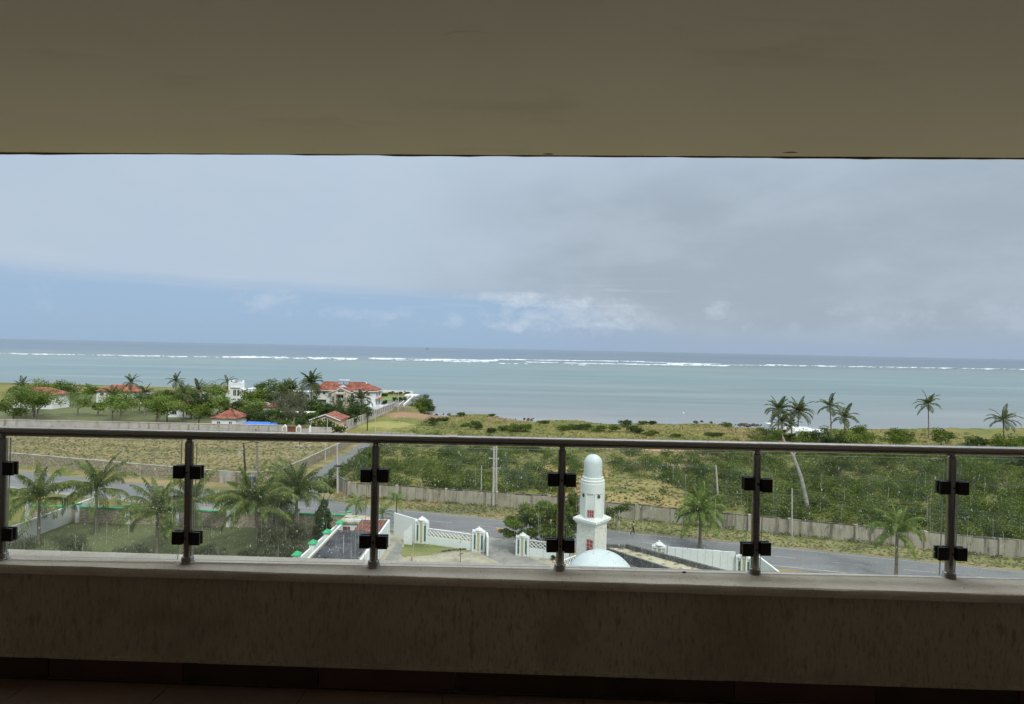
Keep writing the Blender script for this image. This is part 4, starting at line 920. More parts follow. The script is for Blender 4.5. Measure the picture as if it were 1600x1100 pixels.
# outbuilding with sandy roof and mould-black parapets on the right
t = thing('outbuilding', 'narrow outbuilding with a sandy roof between two mould-black parapets', 'building', (0, 0, 0))
a0 = Vector((9.6, 64.8, 0)); a1 = Vector((16.9, 57.3, 0)); b0_ = Vector((13.3, 64.6, 0)); b1_ = Vector((22.2, 56.9, 0))
d1_ = (a1 - a0).normalized(); d2_ = (b1_ - b0_).normalized()
a2 = a0 + d1_ * 17; b2_ = b0_ + d2_ * 19
MB().wall(a0, a2, 0, 3.25, .26).build('parapet', M['mouldy'], t); MB().wall(b0_, b2_, 0, 3.35, .34).build('parapet', M['mouldy'], t)
MB().wall(a0 + Vector((-.1, .1, 0)), b0_ + Vector((.1, .1, 0)), 0, 3.2, .26).build('parapet', M['mouldy'], t)
mb = MB(); mb.add([(a0.x, a0.y, 2.85), (a2.x, a2.y, 2.85), (b2_.x, b2_.y, 2.85), (b0_.x, b0_.y, 2.85)], [(0, 1, 2, 3)]); mb.build('roof', M['roof_sand'], t)
mb = MB(); mb.prism([(a0.x - .9, a0.y - .2), (a1.x - 1.4, a1.y - 2.2), (a1.x - .3, a1.y - 1.0), (a0.x + .1, a0.y - .2)][::1], 0, 2.5); mb.build('lean_to', M['mouldy'], t)

# small things in the yard
q = G(643.5, 876.5)
t = thing('marker_post', 'short orange-topped marker post standing in the sandy yard', 'post', q)
MB().tube([(0, 0, 0), (0, 0, .42)], .09, 8).build('shaft', M['wood'], t); MB().tube([(0, 0, .42), (0, 0, .78)], .10, 8).build('painted_top', M['orange'], t)
q = G(780.5, 828.8)
t = thing('kerb_block', 'orange painted concrete block at the road edge by the driveway', 'block', q, math.atan2(rt.y, rt.x))
MB().b2(-.5, .5, -.12, .12, 0, .27).build('block', M['orange'], t, bevel=.03); MB().b2(-.52, .52, -.14, .14, -.02, .05).build('footing', M['concrete_pole'], t)
rg = np.random.default_rng(50)
q = G(719, 880)
t = thing('sapling', 'thin dark sapling with few leaves in the sandy yard', 'sapling', q)
MB().tube([(0, 0, 0), (.04, 0, .6), (-.02, .03, 1.2), (.04, 0, 1.75)], [.05, .04, .03, .015], 5).build('stem', M['timber_pole'], t)
Vv, F = leafcloud(rg, [(0, 0, 1.65, .16, .16, .14), (.16, 0, 1.15, .26, .15, .10), (-.1, 0, .95, .16, .1, .08)], 46, .16, .5); link_mesh('foliage', quads_mesh('sapling_leaves', Vv, F, M['leaf_dark']), t)
# planted bed with broken bricks right of the driveway pier
bed = MB(); r_ = random.Random(8)
for i in range(70):
    p = G(r_.uniform(862, 896), r_.uniform(870, 884)); s_ = r_.uniform(.10, .3); bed.box((p.x, p.y, s_ * .3), (s_ * 1.4, s_, s_ * .7), r_.uniform(0, 3))
o = bed.build('brick_rubble', M['block']); tag(o, kind='stuff')
for k, (px, py) in enumerate([(866, 876), (884, 872), (893, 880)]):
    p = G(px, py); add_tree('bed_plant', ['dark leafy plant left among the broken bricks', 'dark leafy plant in the middle of the broken bricks', 'dark leafy plant right of the broken bricks'][k], 'plant', p.x, p.y, [(0, 0, .35, .5, .4, .35)], 90, .22, 'leaf_dark', trunk=.03, seed=k + 3, z=0)
lattice_wall(G(868, 893), G(905, 878), 0, .25, .95, 'short white lattice screen beside the foot of the minaret', .5)
# dark line of stones beside the grass strip
st = MB()
for i in range(34):
    f = i / 33; p = G(690 + 54 * f, 862 - 5 * f + r_.uniform(-.5, .5)); s_ = r_.uniform(.12, .26); st.box((p.x, p.y, s_ * .3), (s_, s_ * .8, s_ * .7), r_.uniform(0, 3))
tag(st.build('border_stones', M['rock']), kind='stuff')
# ------------------------------------------------------------------ roadside walls beyond the road
def weathered_wall(name, label, pts, h, th, m, top='wall_top', piers=0, hv=.10, seed=1):
    """masonry wall with an uneven, mould-blackened top course and piers"""
    t = thing(name, label, 'wall', (0, 0, 0)); rg = random.Random(seed)
    w = MB(); c = MB(); pr = MB()
    for a, b in zip(pts[:-1], pts[1:]):
        a = Vector(a[:2]); b = Vector(b[:2]); L = (b - a).length; n = max(1, int(L / 2.6)); prev = h + rg.uniform(-hv, hv)
        for i in range(n):
            p = a.lerp(b, i / n); q = a.lerp(b, (i + 1) / n); nx_ = h + rg.uniform(-hv, hv)
            w.wall(p, q, -.1, prev - .12, th, nx_ - .12); c.wall(p, q, prev - .118, prev, th * 1.12, nx_); prev = nx_
            if piers and i % piers == 0: pr.box((p.x, p.y, h / 2), (th * 1.9, th * 1.9, h + .12))
    w.build('wall', M[m], t); c.build('coping', M[top], t)
    if piers: pr.build('pier', M[m], t)
    return t
wr = [(-30.5, 101.0), (-26.6, 95.6), (6.3, 89.8), (19, 85.6), (39, 79.8), (70, 70.5), (110, 58)]
weathered_wall('scrubland_wall', 'long stained concrete wall along the far side of the road', wr, 2.25, .22, 'grey_wall', piers=3)
weathered_wall('side_road_wall', 'overgrown rubble wall along the right side of the side road', [(-31.2, 101.5), (-32.4, 110), (-32.6, 126), (-32.2, 143)], 1.9, .3, 'stone_wall', hv=.3, seed=3)
weathered_wall('field_wall', 'stone wall with a pale coping between the dry field and the side road', [(-42.6, 103.5), (-41.2, 118), (-40.2, 137), (-40, 152)], 2.0, .25, 'stone_wall', 'grey_wall_light', hv=.04, seed=4)
weathered_wall('roadside_stone_wall', 'rubble stone wall with a grey panel left of the transformer poles', [(-42.6, 103.2), (-47.5, 102.2), (-54, 103.6), (-90, 113), (-150, 128)], 2.1, .28, 'stone_wall', 'grey_wall_light', hv=.05, seed=5)
p = AT(362, 760, 101.6); tag(MB().wall((p.x - 2.6, 102.55), (p.x - .4, 102.2), 0, 2.25, .12).build('grey_panel', M['grey_wall_light']), 'grey concrete panel set against the stone wall at the left edge', 'panel')
tag(MB().box((p.x + .15, 101.9, 1.15), (.7, .4, 2.3)).build('stone_pier', M['block']), 'square pale pier right of the grey panel', 'pier')

# ------------------------------------------------------------------ poles and lines
def pole(name, label, base, top, r0, r1, m, group='utility poles', arms=(), extra=None):
    t = thing(name, label, 'pole', (base.x, base.y, 0), 0, group)
    dx = Vector((top.x - base.x, top.y - base.y, top.z))
    MB().tube([(0, 0, -.1), dx * .5, dx], [r0, (r0 + r1) / 2, r1], 8).build('shaft', M[m], t, smooth=True)
    for (f, w, an) in arms:
        c = dx * f; v = Vector((math.cos(an), math.sin(an), 0)) * w / 2
        ar = MB().bar(c - v, c + v, .10, .10).build('crossarm', M[m], t)
        for s_ in (-1, 0, 1):
            MB().lathe([(.03, 0), (.05, .04), (.03, .08), (.05, .12), (.02, .16)], c + v * s_ * .85 + Vector((0, 0, .05)), 8).build('insulator', M['rubble'], ar)
    return t
def at_pole(bx_, by_, tx, ty):
    b = G(bx_, by_); tp = AT(tx, ty, b.y); return b, Vector((tp.x, b.y, tp.z))
an = math.atan2(rt.y, rt.x)
b, tp_ = at_pole(770.5, 791, 772, 698); pole('utility_pole', 'left pole of the pale concrete pair before the scrub wall', b, tp_, .20, .13, 'concrete_pole', arms=((.80, 1.7, an), (.96, 1.2, an)))
PA = tp_.copy()
b, tp_ = at_pole(775.4, 787, 775.6, 697); pole('utility_pole', 'right pole of the pale concrete pair before the scrub wall', b, tp_, .20, .13, 'concrete_pole', arms=((.62, 1.5, an + .4),))
b, tp_ = at_pole(751.5, 786, 752.5, 727); pole('utility_pole', 'thin grey pole left of the concrete pair', b, tp_, .09, .06, 'concrete_pole')
b, tp_ = at_pole(527.6, 771.5, 526.5, 676); pole('utility_pole', 'pale pole with a dark junction cluster at the corner of the side road', b, tp_, .17, .11, 'concrete_pole', arms=((.90, 1.6, an),))
PB = tp_.copy(); jb = bpy.data.objects[[o.name for o in bpy.data.objects if o.get('label', '').startswith('pale pole with a dark')][0]]
mb = MB(); r_ = random.Random(2)
for i in range(12): mb.box((r_.uniform(-.45, .45), r_.uniform(-.15, .15), 4.7 + r_.uniform(-.3, .3)), (r_.uniform(.12, .3), .2, r_.uniform(.1, .25)))
mb.build('junction_cluster', M['timber_pole'], jb)
b, tp_ = at_pole(508.3, 721, 508.0, 688); pole('utility_pole', 'thin pale pole at the verge of the side road', b, tp_, .12, .09, 'concrete_pole')
b, tp_ = at_pole(1122, 779, 1118.5, 727); pole('utility_pole', 'slightly leaning grey pole behind the bright palm', b, tp_, .17, .12, 'concrete_pole')
PC = tp_.copy()
b, tp_ = at_pole(1237.5, 838, 1237.5, 763); pole('utility_pole', 'slim pale pole on the green verge at the right', b, tp_, .10, .07, 'concrete_pole')
PD = tp_.copy()
b, tp_ = at_pole(574, 673, 574, 640); pole('utility_pole', 'dark timber pole by the end of the villa boundary wall', b, tp_, .17, .14, 'timber_pole')
b, tp_ = at_pole(586.5, 680, 586.5, 646); pole('utility_pole', 'thin pole right of the dark timber pole', b, tp_, .08, .07, 'concrete_pole')
b, tp_ = at_pole(511.6, 690, 511.4, 655); pole('utility_pole', 'thin pale pole before the white-flowered bush', b, tp_, .09, .08, 'concrete_pole')
b, tp_ = at_pole(622, 643, 623, 612); pole('lamp_post', 'slim lamp post on the villa drive near the sea wall', b, tp_, .12, .10, 'concrete_pole', group='lamp posts')
b1_p, t1_p = at_pole(384.5, 758, 380.5, 692); b2_p, t2_p = at_pole(404.5, 765, 400, 670)
pole('utility_pole', 'dark timber pole on the left of the transformer', b1_p, t1_p, .19, .15, 'timber_pole')
pole('utility_pole', 'pale timber pole on the right of the transformer', b2_p, t2_p, .19, .14, 'bark_pale')
# transformer hung between the two poles
zt = AT(393, 753, 101).z; ym = (b1_p.y + b2_p.y) / 2; xm = (AT(393, 740, ym)).x
t = thing('transformer', 'slate blue transformer on a platform between the two poles', 'transformer', (xm, ym, zt), 0.15)
MB().b2(-1.05, 1.05, -.35, .35, -.12, 0).build('platform', M['concrete_pole'], t)
MB().b2(-.48, .48, -.38, .38, .02, 1.2).build('tank', M['transformer'], t, bevel=.05)
mb = MB()
for i in range(7): mb.b2(.485, .66, -.34 + i * .105, -.31 + i * .105, .15, 1.1); mb.b2(-.66, -.485, -.34 + i * .105, -.31 + i * .105, .15, 1.1)
mb.build('cooling_fins', M['transformer'], t)
for i in (-1, 0, 1): MB().lathe([(.05, 0), (.08, .05), (.04, .1), (.08, .15), (.04, .2), (.07, .25), (.02, .32)], (i * .28, 0, 1.2), 8).build('bushing', M['rubble'], t)
mb = MB()
for i in range(5): mb.box((-.9 + i * .42, -.33, -.16), (.22, .14, .14))
mb.build('fuse_block', M['rubble'], t)
ba = MB().bar((t1_p.x, t1_p.y - .2, 8.1 - .0), (b2_p.x - .3, b2_p.y - .2, 8.1), .11, .11).build('steel_crossbar', M['timber_pole']); tag(ba, 'dark crossbar joining the two transformer poles', 'crossbar')
def cable(name, label, p, q, sag, r=.018):
    pts = [Vector(p).lerp(Vector(q), i / 16) - Vector((0, 0, sag * 4 * (i / 16) * (1 - i / 16))) for i in range(17)]
    tag(MB().tube(pts, r, 5).build(name, M['cable']), label, 'cable', 'overhead cables')
for i, dz in enumerate((0, -.55, -1.1)):
    cable('power_cable', ['upper overhead cable', 'middle overhead cable', 'lower overhead cable'][i] + ' from the corner pole to the concrete pair', PB + Vector((0, 0, dz - .3)), PA + Vector((0, 0, dz - .1)), .5, .014)
cable('power_cable', 'overhead cable from the concrete pair to the leaning grey pole', PA + Vector((0, 0, -1.6)), PC + Vector((0, 0, -.15)), .35, .014)
cable('power_cable', 'upper overhead cable leaving the concrete pair to the right', PA + Vector((0, 0, -.2)), (75, 72, 9.0), .9, .014)
for i, dz in enumerate((-.1, -.5, -1.0, -1.5)):
    cable('power_cable', ['topmost', 'second', 'third', 'lowest'][i] + ' cable from the slim right pole towards the concrete pair', PA + Vector((0, 0, -3.0 + dz)), PD + Vector((0, 0, dz)), .5, .011)
    cable('power_cable', ['topmost', 'second', 'third', 'lowest'][i] + ' cable leaving the slim right pole to the right', PD + Vector((0, 0, dz)), (85, 58, 7 + dz), .4, .011)
cable('power_cable', 'overhead cable over the dry field at the left', (-90, 108, 11.0), PB + Vector((0, 0, -.2)), .4, .014)

# low timber rail beside the road at the right
t = thing('timber_rail', 'low grey timber rail fence below the road at the right edge', 'fence', (0, 0, 0))
p0 = G(1208, 890, .8); 
for i in range(7):
    MB().tube([(29.2 + i * 2.3, 63.6 - i * .75, 0), (29.2 + i * 2.3, 63.6 - i * .75, .85)], .06, 6).build('post', M['wood'], t)
    if i < 6:
        for z_ in (.35, .75): MB().bar((29.2 + i * 2.3, 63.6 - i * .75, z_), (31.5 + i * 2.3, 62.85 - i * .75, z_), .05, .12).build('rail', M['wood'], t)

# ------------------------------------------------------------------ the person walking along the road
def build_person():
    b = G(989, 834.5)
    t = thing('person', 'person in a pale yellow shirt and dark trousers walking along the road edge', 'person', (b.x, b.y, .03), 0)
    # faces +X (walks to the right)
    def skin_part(name, verts, edges, radii, m, root=0):
        me = bpy.data.meshes.new(name); me.from_pydata(verts, edges, []); me.update(); me.materials.append(M[m])
        o = link_mesh(name, me, t)
        o.modifiers.new('skin', 'SKIN')
        sv = me.skin_vertices[0].data
        for i, r_ in enumerate(radii):
            sv[i].radius = (r_, r_) if not isinstance(r_, tuple) else r_; sv[i].use_root = (i == root)
        sb = o.modifiers.new('sub', 'SUBSURF'); sb.levels = 2; sb.render_levels = 2
        return o
    V = [(0, 0, .93), (0, 0, 1.12), (.02, 0, 1.34), (.03, 0, 1.47), (.04, 0, 1.53),
         (.0, .10, .90), (.17, .11, .52), (.12, .11, .10), (.26, .11, .045),
         (.0, -.10, .90), (-.05, -.11, .50), (-.36, -.11, .20), (-.34, -.11, .07),
         (.02, .19, 1.42), (-.14, .23, 1.16), (-.04, .23, .94), (.03, .22, .86),
         (.02, -.19, 1.42), (.10, -.24, 1.16), (.32, -.22, 1.04), (.41, -.20, 1.03)]
    E = [(0, 1), (1, 2), (2, 3), (3, 4), (0, 5), (5, 6), (6, 7), (7, 8), (0, 9), (9, 10), (10, 11), (11, 12), (2, 13), (13, 14), (14, 15), (15, 16), (2, 17), (17, 18), (18, 19), (19, 20)]
    Rr = [(.15, .11), (.14, .10), (.16, .11), .055, .05, .095, .065, .045, .035, .095, .065, .045, .04, .06, .045, .033, .03, .06, .045, .033, .03]
    body = skin_part('body', V, E, Rr, 'skin')
    sh = [(0, 0, .97), (0, 0, 1.14), (.02, 0, 1.35), (.03, 0, 1.455), (.02, .19, 1.42), (-.10, .23, 1.22), (.02, -.19, 1.42), (.08, -.235, 1.22)]
    skin_part('shirt', sh, [(0, 1), (1, 2), (2, 3), (2, 4), (4, 5), (2, 6), (6, 7)], [(.17, .125), (.165, .12), (.18, .128), .075, .08, .07, .08, .07], 'shirt')
    tr = [(0, 0, .98), (0, .10, .88), (.17, .11, .52), (.125, .11, .13), (0, -.10, .88), (-.05, -.11, .50), (-.33, -.11, .23)]
    skin_part('trousers', tr, [(0, 1), (1, 2), (2, 3), (0, 4), (4, 5), (5, 6)], [(.155, .12), .115, .085, .07, .115, .085, .07], 'trousers')
    for (x, y, z, a) in ((.19, .11, .045, 0), (-.33, -.11, .09, .9)):
        m = MB(); m.lathe([(.01, -.05), (.042, -.04), (.05, 0), (.04, .03), (.01, .045)], (0, 0, 0), 10); o = m.build('shoe', M['trousers'], t, smooth=True); o.location = (x, y, z); o.scale = (2.6, 1, 1); o.rotation_euler = (0, a, 0)
    hd = MB(); prof = [(.01, -.125), (.055, -.115), (.078, -.06), (.088, 0), (.086, .05), (.06, .10), (.01, .12)]
    hd.lathe(prof, (0, 0, 0), 14); h = hd.build('head', M['skin'], t, smooth=True); h.location = (.055, 0, 1.65); h.scale = (1.12, .92, 1)
    MB().tube([(.085, 0, .0), (.115, 0, -.03)], [.012, .016], 6).build('nose', M['skin'], h)
    for s_ in (-1, 1):
        MB().lathe([(.003, -.01), (.012, 0), (.003, .01)], (.083, s_ * .034, .005), 8).build('eye', M['hair'], h); MB().lathe([(.005, -.03), (.02, 0), (.005, .03)], (-.005, s_ * .09, -.01), 8).build('ear', M['skin'], h)
    MB().box((.088, 0, -.065), (.012, .045, .010)).build('mouth', M['hair'], h)
    MB().lathe([(.092, .0), (.094, .05), (.07, .105), (.01, .128)], (-.012, 0, .008), 14).build('hair', M['hair'], h, smooth=True)
    for (hx, hy, hz, dx) in ((.045, .22, .80, .02), (.455, -.20, 1.025, .09)):
        hb = MB(); hb.box((hx, hy, hz), (.05 if dx < .05 else .09, .035, .09 if dx < .05 else .05))
        for i in range(4):
            L = (.065, .078, .074, .058)[i]
            if dx < .05: hb.tube([(hx - .024 + i * .016, hy, hz - .04), (hx - .02 + i * .016, hy, hz - .045 - L * .5), (hx - .012 + i * .016, hy, hz - .045 - L)], [.009, .008, .006], 5)
            else: hb.tube([(hx + .04, hy, hz + .024 - i * .016), (hx + .04 + L * .5, hy, hz + .022 - i * .016), (hx + .04 + L * .9, hy, hz + .005 - i * .016)], [.009, .008, .006], 5)
        hb.tube([(hx, hy - .02, hz + .02), (hx + .03, hy - .03, hz - .01), (hx + .045, hy - .03, hz - .035)], [.011, .009, .007], 5)
        hb.build('hand', M['skin'], t, smooth=True)
build_person()

# ------------------------------------------------------------------ far houses
def hip_roof(x0, x1, y0, y1, z, zr, ov=.6, l=None, r=None, th=.14):
    """hipped roof; l / r = ridge inset at each end"""
    m = MB(); x0 -= ov; x1 += ov; y0 -= ov; y1 += ov; ym = (y0 + y1) / 2; hw = (y1 - y0) / 2
    l = hw if l is None else l; r = hw if r is None else r
    m.add([(x0, y0, z), (x1, y0, z), (x1, y1, z), (x0, y1, z), (x0 + l, ym, zr), (x1 - r, ym, zr)], [(0, 1, 5, 4), (1, 2, 5), (2, 3, 4, 5), (3, 0, 4)])
    m.add([(x0, y0, z - th), (x1, y0, z - th), (x1, y1, z - th), (x0, y1, z - th)], [(3, 2, 1, 0)])
    return m
def fascia(x0, x1, y0, y1, z, ov=.6, th=.22):
    m = MB(); x0 -= ov; x1 += ov; y0 -= ov; y1 += ov
    m.b2(x0 - .02, x1 + .02, y0 - .06, y0 + .04, z - th, z + .02); m.b2(x0 - .02, x1 + .02, y1 - .04, y1 + .06, z - th, z + .02); m.b2(x0 - .06, x0 + .04, y0 + .05, y1 - .05, z - th, z + .02); m.b2(x1 - .04, x1 + .06, y0 + .05, y1 - .05, z - th, z + .02)
    return m
def window(t, x0, x1, z0, z1, y=0.0, cols=2, rows=1, arch=0.0, side=None, fm='white_clean'):
    """window on a front (normal -Y) or, with side=+1, on a wall whose normal is +X (x means y there)"""
    def bx(m, a, b, d0, d1, c, e):
        if side is None: m.b2(a, b, y - d1, y - d0, c, e)
        else: m.b2(y + d0, y + d1, a, b, c, e)
    g = MB(); bx(g, x0, x1, .005, .03, z0, z1)
    if arch:
        n = 10; cx = (x0 + x1) / 2; rr = (x1 - x0) / 2
        for i in range(n):
            a0 = math.pi * i / n; a1 = math.pi * (i + 1) / n
            xa, xb = cx + rr * math.cos(a0), cx + rr * math.cos(a1); za = z1 + arch * min(math.sin(a0), math.sin(a1)) + .001
            bx(g, xb, xa, .005, .03, z1 + .001, za + .06)
    o = g.build('window', M['glassdark'], t)
    f = MB(); w = .09
    for i in range(cols + 1):
        xx = x0 + (x1 - x0) * i / cols; bx(f, xx - w / 2, xx + w / 2, .032, .075, z0, z1 + (arch * .8 if 0 < i < cols else 0))
    for j in range(rows + 1):
        zz_ = z0 + (z1 - z0) * j / rows; bx(f, x0 - w / 2, x1 + w / 2, .034, .080, zz_ - w / 2, zz_ + w / 2)
    if arch:
        cx = (x0 + x1) / 2; rr = (x1 - x0) / 2
        if side is None: f.tube([(cx + rr * math.cos(a), y - .05, z1 + arch * math.sin(a)) for a in [math.pi * i / 10 for i in range(11)]], .06, 5)
    f.build('frame', M[fm], o)
    return o
def build_villa():
    ox, oy = -79.4, 230.5
    t = thing('villa', 'large white two-storey villa with orange tiled roof and cream arched centre near the sea', 'house', (ox, oy, 0))
    W, Dp_ = 25.2, 9.5; E = 6.9
    MB().b2(0, W, 0, Dp_, 0, E - .1).build('wall', M['white_clean'], t)
    rf = hip_roof(0, W, 0, Dp_, E, 10.0, .75, 4.0, 6.0).build('roof', M['tile_roof'], t)
    fascia(0, W, 0, Dp_, E, .75).build('eaves_board', M['white_clean'], rf)
    rg = random.Random(5)
    rows = MB()          # raised tile ribs running down the front slope
    hw = Dp_ / 2 + .75
    for i in range(44):
        x = -.6 + i * (W + 1.2) / 43; d = min(1, (x + .75) / 4.0, (W + .75 - x) / 6.0); d = max(.08, d)
        rows.tube([(x, -.75, E + .03), (x, -.75 + hw * d, E + 3.1 * d + .03)], .07, 4)
    rows.build('tile_rib', M['tile_roof'], rf)
    MB().tube([(3.3, hw - .75, 10.02), (W - 5.3, hw - .75, 10.02)], .14, 6).build('ridge', M['tile_roof'], rf)
    MB().tube([(W - 5.25, hw - .75, 10.1), (W - 4.6, hw - 1.6, 9.5)], .17, 5).build('ridge_end', M['white_clean'], rf)
    # right wing: side wall and lower roof run forwards a little
    # cream centre bay with curved gable
    cb = MB(); x0, x1 = 7.9, 15.6; pk = 11.7; yb = -1.4
    prof = [(x0, 0), (x1, 0), (x1, 6.3)] + [(x1 + (pk - x1) * f, 6.3 + 1.75 * (f ** .8 * .55 + .45 * f * f)) for f in (.2, .4, .6, .8, 1.0)] + [(x0 + (pk - x0) * f, 6.3 + 1.75 * (f ** .8 * .55 + .45 * f * f)) for f in (.8, .6, .4, .2)] + [(x0, 6.3)]
    Mx = Matrix(((1, 0, 0, 0), (0, 0, -1, 0), (0, 1, 0, 0), (0, 0, 0, 1)))
    cb.prism(prof, -.4, -yb, Mx); cb.build('centre_bay', M['cream'], t)
    # its own roof, and white bargeboard following the curve
    r = MB(); top = prof[2:-1] + [prof[-1]]
    top = sorted(top, key=lambda p: p[0]); n = len(top)
    ext = [(top[0][0] - 1.1, top[0][1] - .12)] + top + [(top[-1][0] + 1.1, top[-1][1] - .12)]
    vs = [(a, yb - .35, b + .16) for a, b in ext] + [(a, 4.2, b + .16) for a, b in ext]; n = len(ext)
    r.add(vs, [(i, i + 1, n + i + 1, n + i) for i in range(n - 1)]); r.build('bay_roof', M['tile_roof'], t)
    b = MB()
    for p, q in zip(ext[:-1], ext[1:]): b.bar((p[0], yb - .36, p[1] + .06), (q[0], yb - .36, q[1] + .06), .10, .26)
    b.build('bargeboard', M['white_clean'], t)
    # small white gable behind
    g = MB(); g.prism([(9.6, 8.1), (13.6, 8.1), (11.7, 9.3)], -1.6, -1.4, Mx); g.build('white_gable', M['white_clean'], t)
    g = MB(); g.add([(9.3, 1.3, 8.0), (11.7, 1.3, 9.42), (11.7, 4.5, 9.42), (9.3, 4.5, 8.0), (13.9, 1.3, 8.0), (13.9, 4.5, 8.0)], [(0, 1, 2, 3), (1, 4, 5, 2)]); g.build('gable_roof', M['tile_roof'], t)
    # porch: two pillars, balcony arch
    for x in (9.75, 13.4):
        MB().b2(x - .33, x + .33, yb - 1.35, yb - .75, 0, 6.2).build('pillar', M['greypillar'], t)
    MB().b2(9.4, 13.75, yb - 1.3, yb - .003, 3.15, 3.95).build('balcony_front', M['greypillar'], t)
    MB().b2(9.42, 13.73, yb - 1.25, yb - .004, 5.55, 6.15).build('balcony_head', M['cream'], t)
    window(t, 10.3, 12.9, 4.0, 5.05, yb, 2, 1, .55)
    window(t, 10.4, 12.9, 6.35, 6.95, yb, 2, 1, .45)
    MB().b2(11.0, 12.2, yb - .04, yb - .006, 0, 2.3).build('door', M['rust_gate'], t)
    for x in (9.0, 14.25): MB().b2(x - .1, x + .1, yb - .05, yb - .006, 1.6, 2.3).build('lamp_niche', M['burgundy'], t)
    window(t, 8.05 - .02, 9.05, 2.3, 4.2, yb, 2, 3, .5)
    window(t, 14.15, 15.3, 2.2, 4.2, yb, 2, 3, .5)
    window(t, 1.7, 2.9, 5.2, 6.2, 0, 2); window(t, 4.1, 5.1, 5.2, 6.1, 0, 1)
    window(t, 2.1, 5.4, 1.8, 3.0, 0, 4); MB().b2(1.8, 5.6, -.5, -.003, 3.12, 3.24).build('sun_shade', M['greypillar'], t)
    window(t, 5.2, 5.6, 4.6, 5.1, 0, 1); window(t, 16.2, 16.6, 4.3, 5.2, 0, 1)
    window(t, 18.1, 19.4, 5.0, 6.1, 0, 2); window(t, 21.4, 22.8, 5.0, 6.1, 0, 2)
    window(t, 21.9, 23.0, 1.5, 2.7, 0, 2); window(t, 17.6, 19.0, 1.5, 2.7, 0, 2)
    for a, b_, c, d in ((1.3, 2.6, 4.8, 6.2), (5.0, 7.2, 4.8, 6.3), (1.2, 2.6, 1.4, 3.0), (5.0, 7.2, 1.2, 3.2)): window(t, a, b_, c, d, W, 2, 1, side=1)
    MB().b2(W + .003, W + 1.4, -.5, Dp_ - .6, 3.55, 3.72).build('side_canopy', M['tile_roof'], t)
    # terrace plinth in front and to the right
    pl = MB(); pl.b2(16.5, W + 3.0, -3.2, -3.0, 0, 1.15); pl.b2(W + 2.8, W + 3.0, -3.0, 10, 0, 1.15); pl.b2(16.5, W + 2.8, -3.0, -.004, 0, .35); pl.b2(W + .004, W + 2.8, -.004, 10, 0, .36)
    pl.build('terrace', M['white_clean'], t)
    MB().b2(-14, 0, 1.5, 8, 0, 5.7).build('left_wing', M['white_clean'], t); MB().b2(-14.3, -.2, 1.2, 8.3, 5.703, 6.05).build('left_wing_roof', M['white_clean'], t)
    window(t, -12, -10.5, 3.6, 5.0, 1.5, 2); window(t, -7, -5.5, 3.6, 5.0, 1.5, 2); window(t, -3.5, -2, 3.6, 5.0, 1.5, 2); window(t, -6, -4.5, .8, 2.2, 1.5, 2)
    # solar water heaters on the ridge
    for k, x in enumerate((9.3, 11.5)):
        h = MB().add([(x, 2.9, 9.1), (x + 1.9, 2.9, 9.1), (x + 1.9, 4.0, 10.5), (x, 4.0, 10.5), (x, 2.95, 9.03), (x + 1.9, 2.95, 9.03), (x + 1.9, 4.05, 10.43), (x, 4.05, 10.43)], [(0, 1, 2, 3), (7, 6, 5, 4), (0, 4, 5, 1), (1, 5, 6, 2), (2, 6, 7, 3), (3, 7, 4, 0)]).build('solar_panel', M['solar'], t)
        MB().tube([(x - .1, 4.1, 10.75), (x + 2.0, 4.1, 10.75)], .24, 10).build('water_tank', M['white_clean'], h, smooth=True)
build_villa()
def build_white_house():
    D = 236.0; px = D / 900
    x0 = AT(357, 600, D).x; t = thing('tower_house', 'white flat-roofed house with a crenellated stair tower at the left edge', 'house', (x0, D, 0))
    W = 18 * px; zt = AT(366, 598, D).z
    MB().b2(0, W, 0, 4, 0, zt).build('tower', M['white_clean'], t)
    for x in (0.0, W - .7):
        MB().b2(x, x + .7, 0, .7, zt, zt + .8).build('merlon', M['white_clean'], t); MB().b2(x, x + .7, 3.3, 4, zt, zt + .8).build('merlon', M['white_clean'], t)
    MB().b2(1.4, W - 1.4, .3, 1.0, zt + .002, zt + .35).build('roof_light', M['solar'], t)
    MB().b2(1.0, W + .3, -.45, -.002, zt - 2.0, zt - 1.8).build('ledge', M['white_clean'], t)
    window(t, 2.0, 3.2, zt - 5.3, zt - 2.8, 0, 2); window(t, 3.7, 4.5, zt - 5.3, zt - 2.8, 0, 1); window(t, 2.0, 3.2, zt - 7.0, zt - 6.4, 0, 2); window(t, 3.7, 4.5, zt - 7.0, zt - 6.4, 0, 1)
    # rounded shoulder and long low wing
    Mx = Matrix(((1, 0, 0, 0), (0, 0, -1, 0), (0, 1, 0, 0), (0, 0, 0, 1))); s_ = zt - 2.3
    prof = [(W + .002, 0), (W + 2.2, 0)] + [(W + 2.2 * math.cos(a), s_ - 2.2 + 2.2 * math.sin(a)) for a in [i * math.pi / 16 for i in range(0, 9)]]
    MB().prism(prof, -3.8, -.2, Mx).build('rounded_shoulder', M['white_clean'], t)
    MB().b2(W + 2.2, W + 21, .8, 7, 0, 6.1).build('long_wing', M['white_clean'], t); MB().b2(W + 2.1, W + 21.2, .6, 7.2, 6.103, 6.35).build('parapet', M['white_clean'], t)
    for i in range(4): window(t, W + 4 + i * 4.2, W + 5.4 + i * 4.2, 3.4, 4.8, .8, 2)
    MB().b2(-13, -.002, .8, 8, 0, 5.3).build('left_wing', M['white_clean'], t)
    window(t, -3.2, -1.6, 1.9, 3.3, .8, 2, 1, .5); window(t, -9, -7.4, 1.9, 3.3, .8, 2)
    hip_roof(-13, -.6, .8, 8, 5.3, 6.9, .3).build('left_roof', M['tile_roof'], t)
build_white_house()
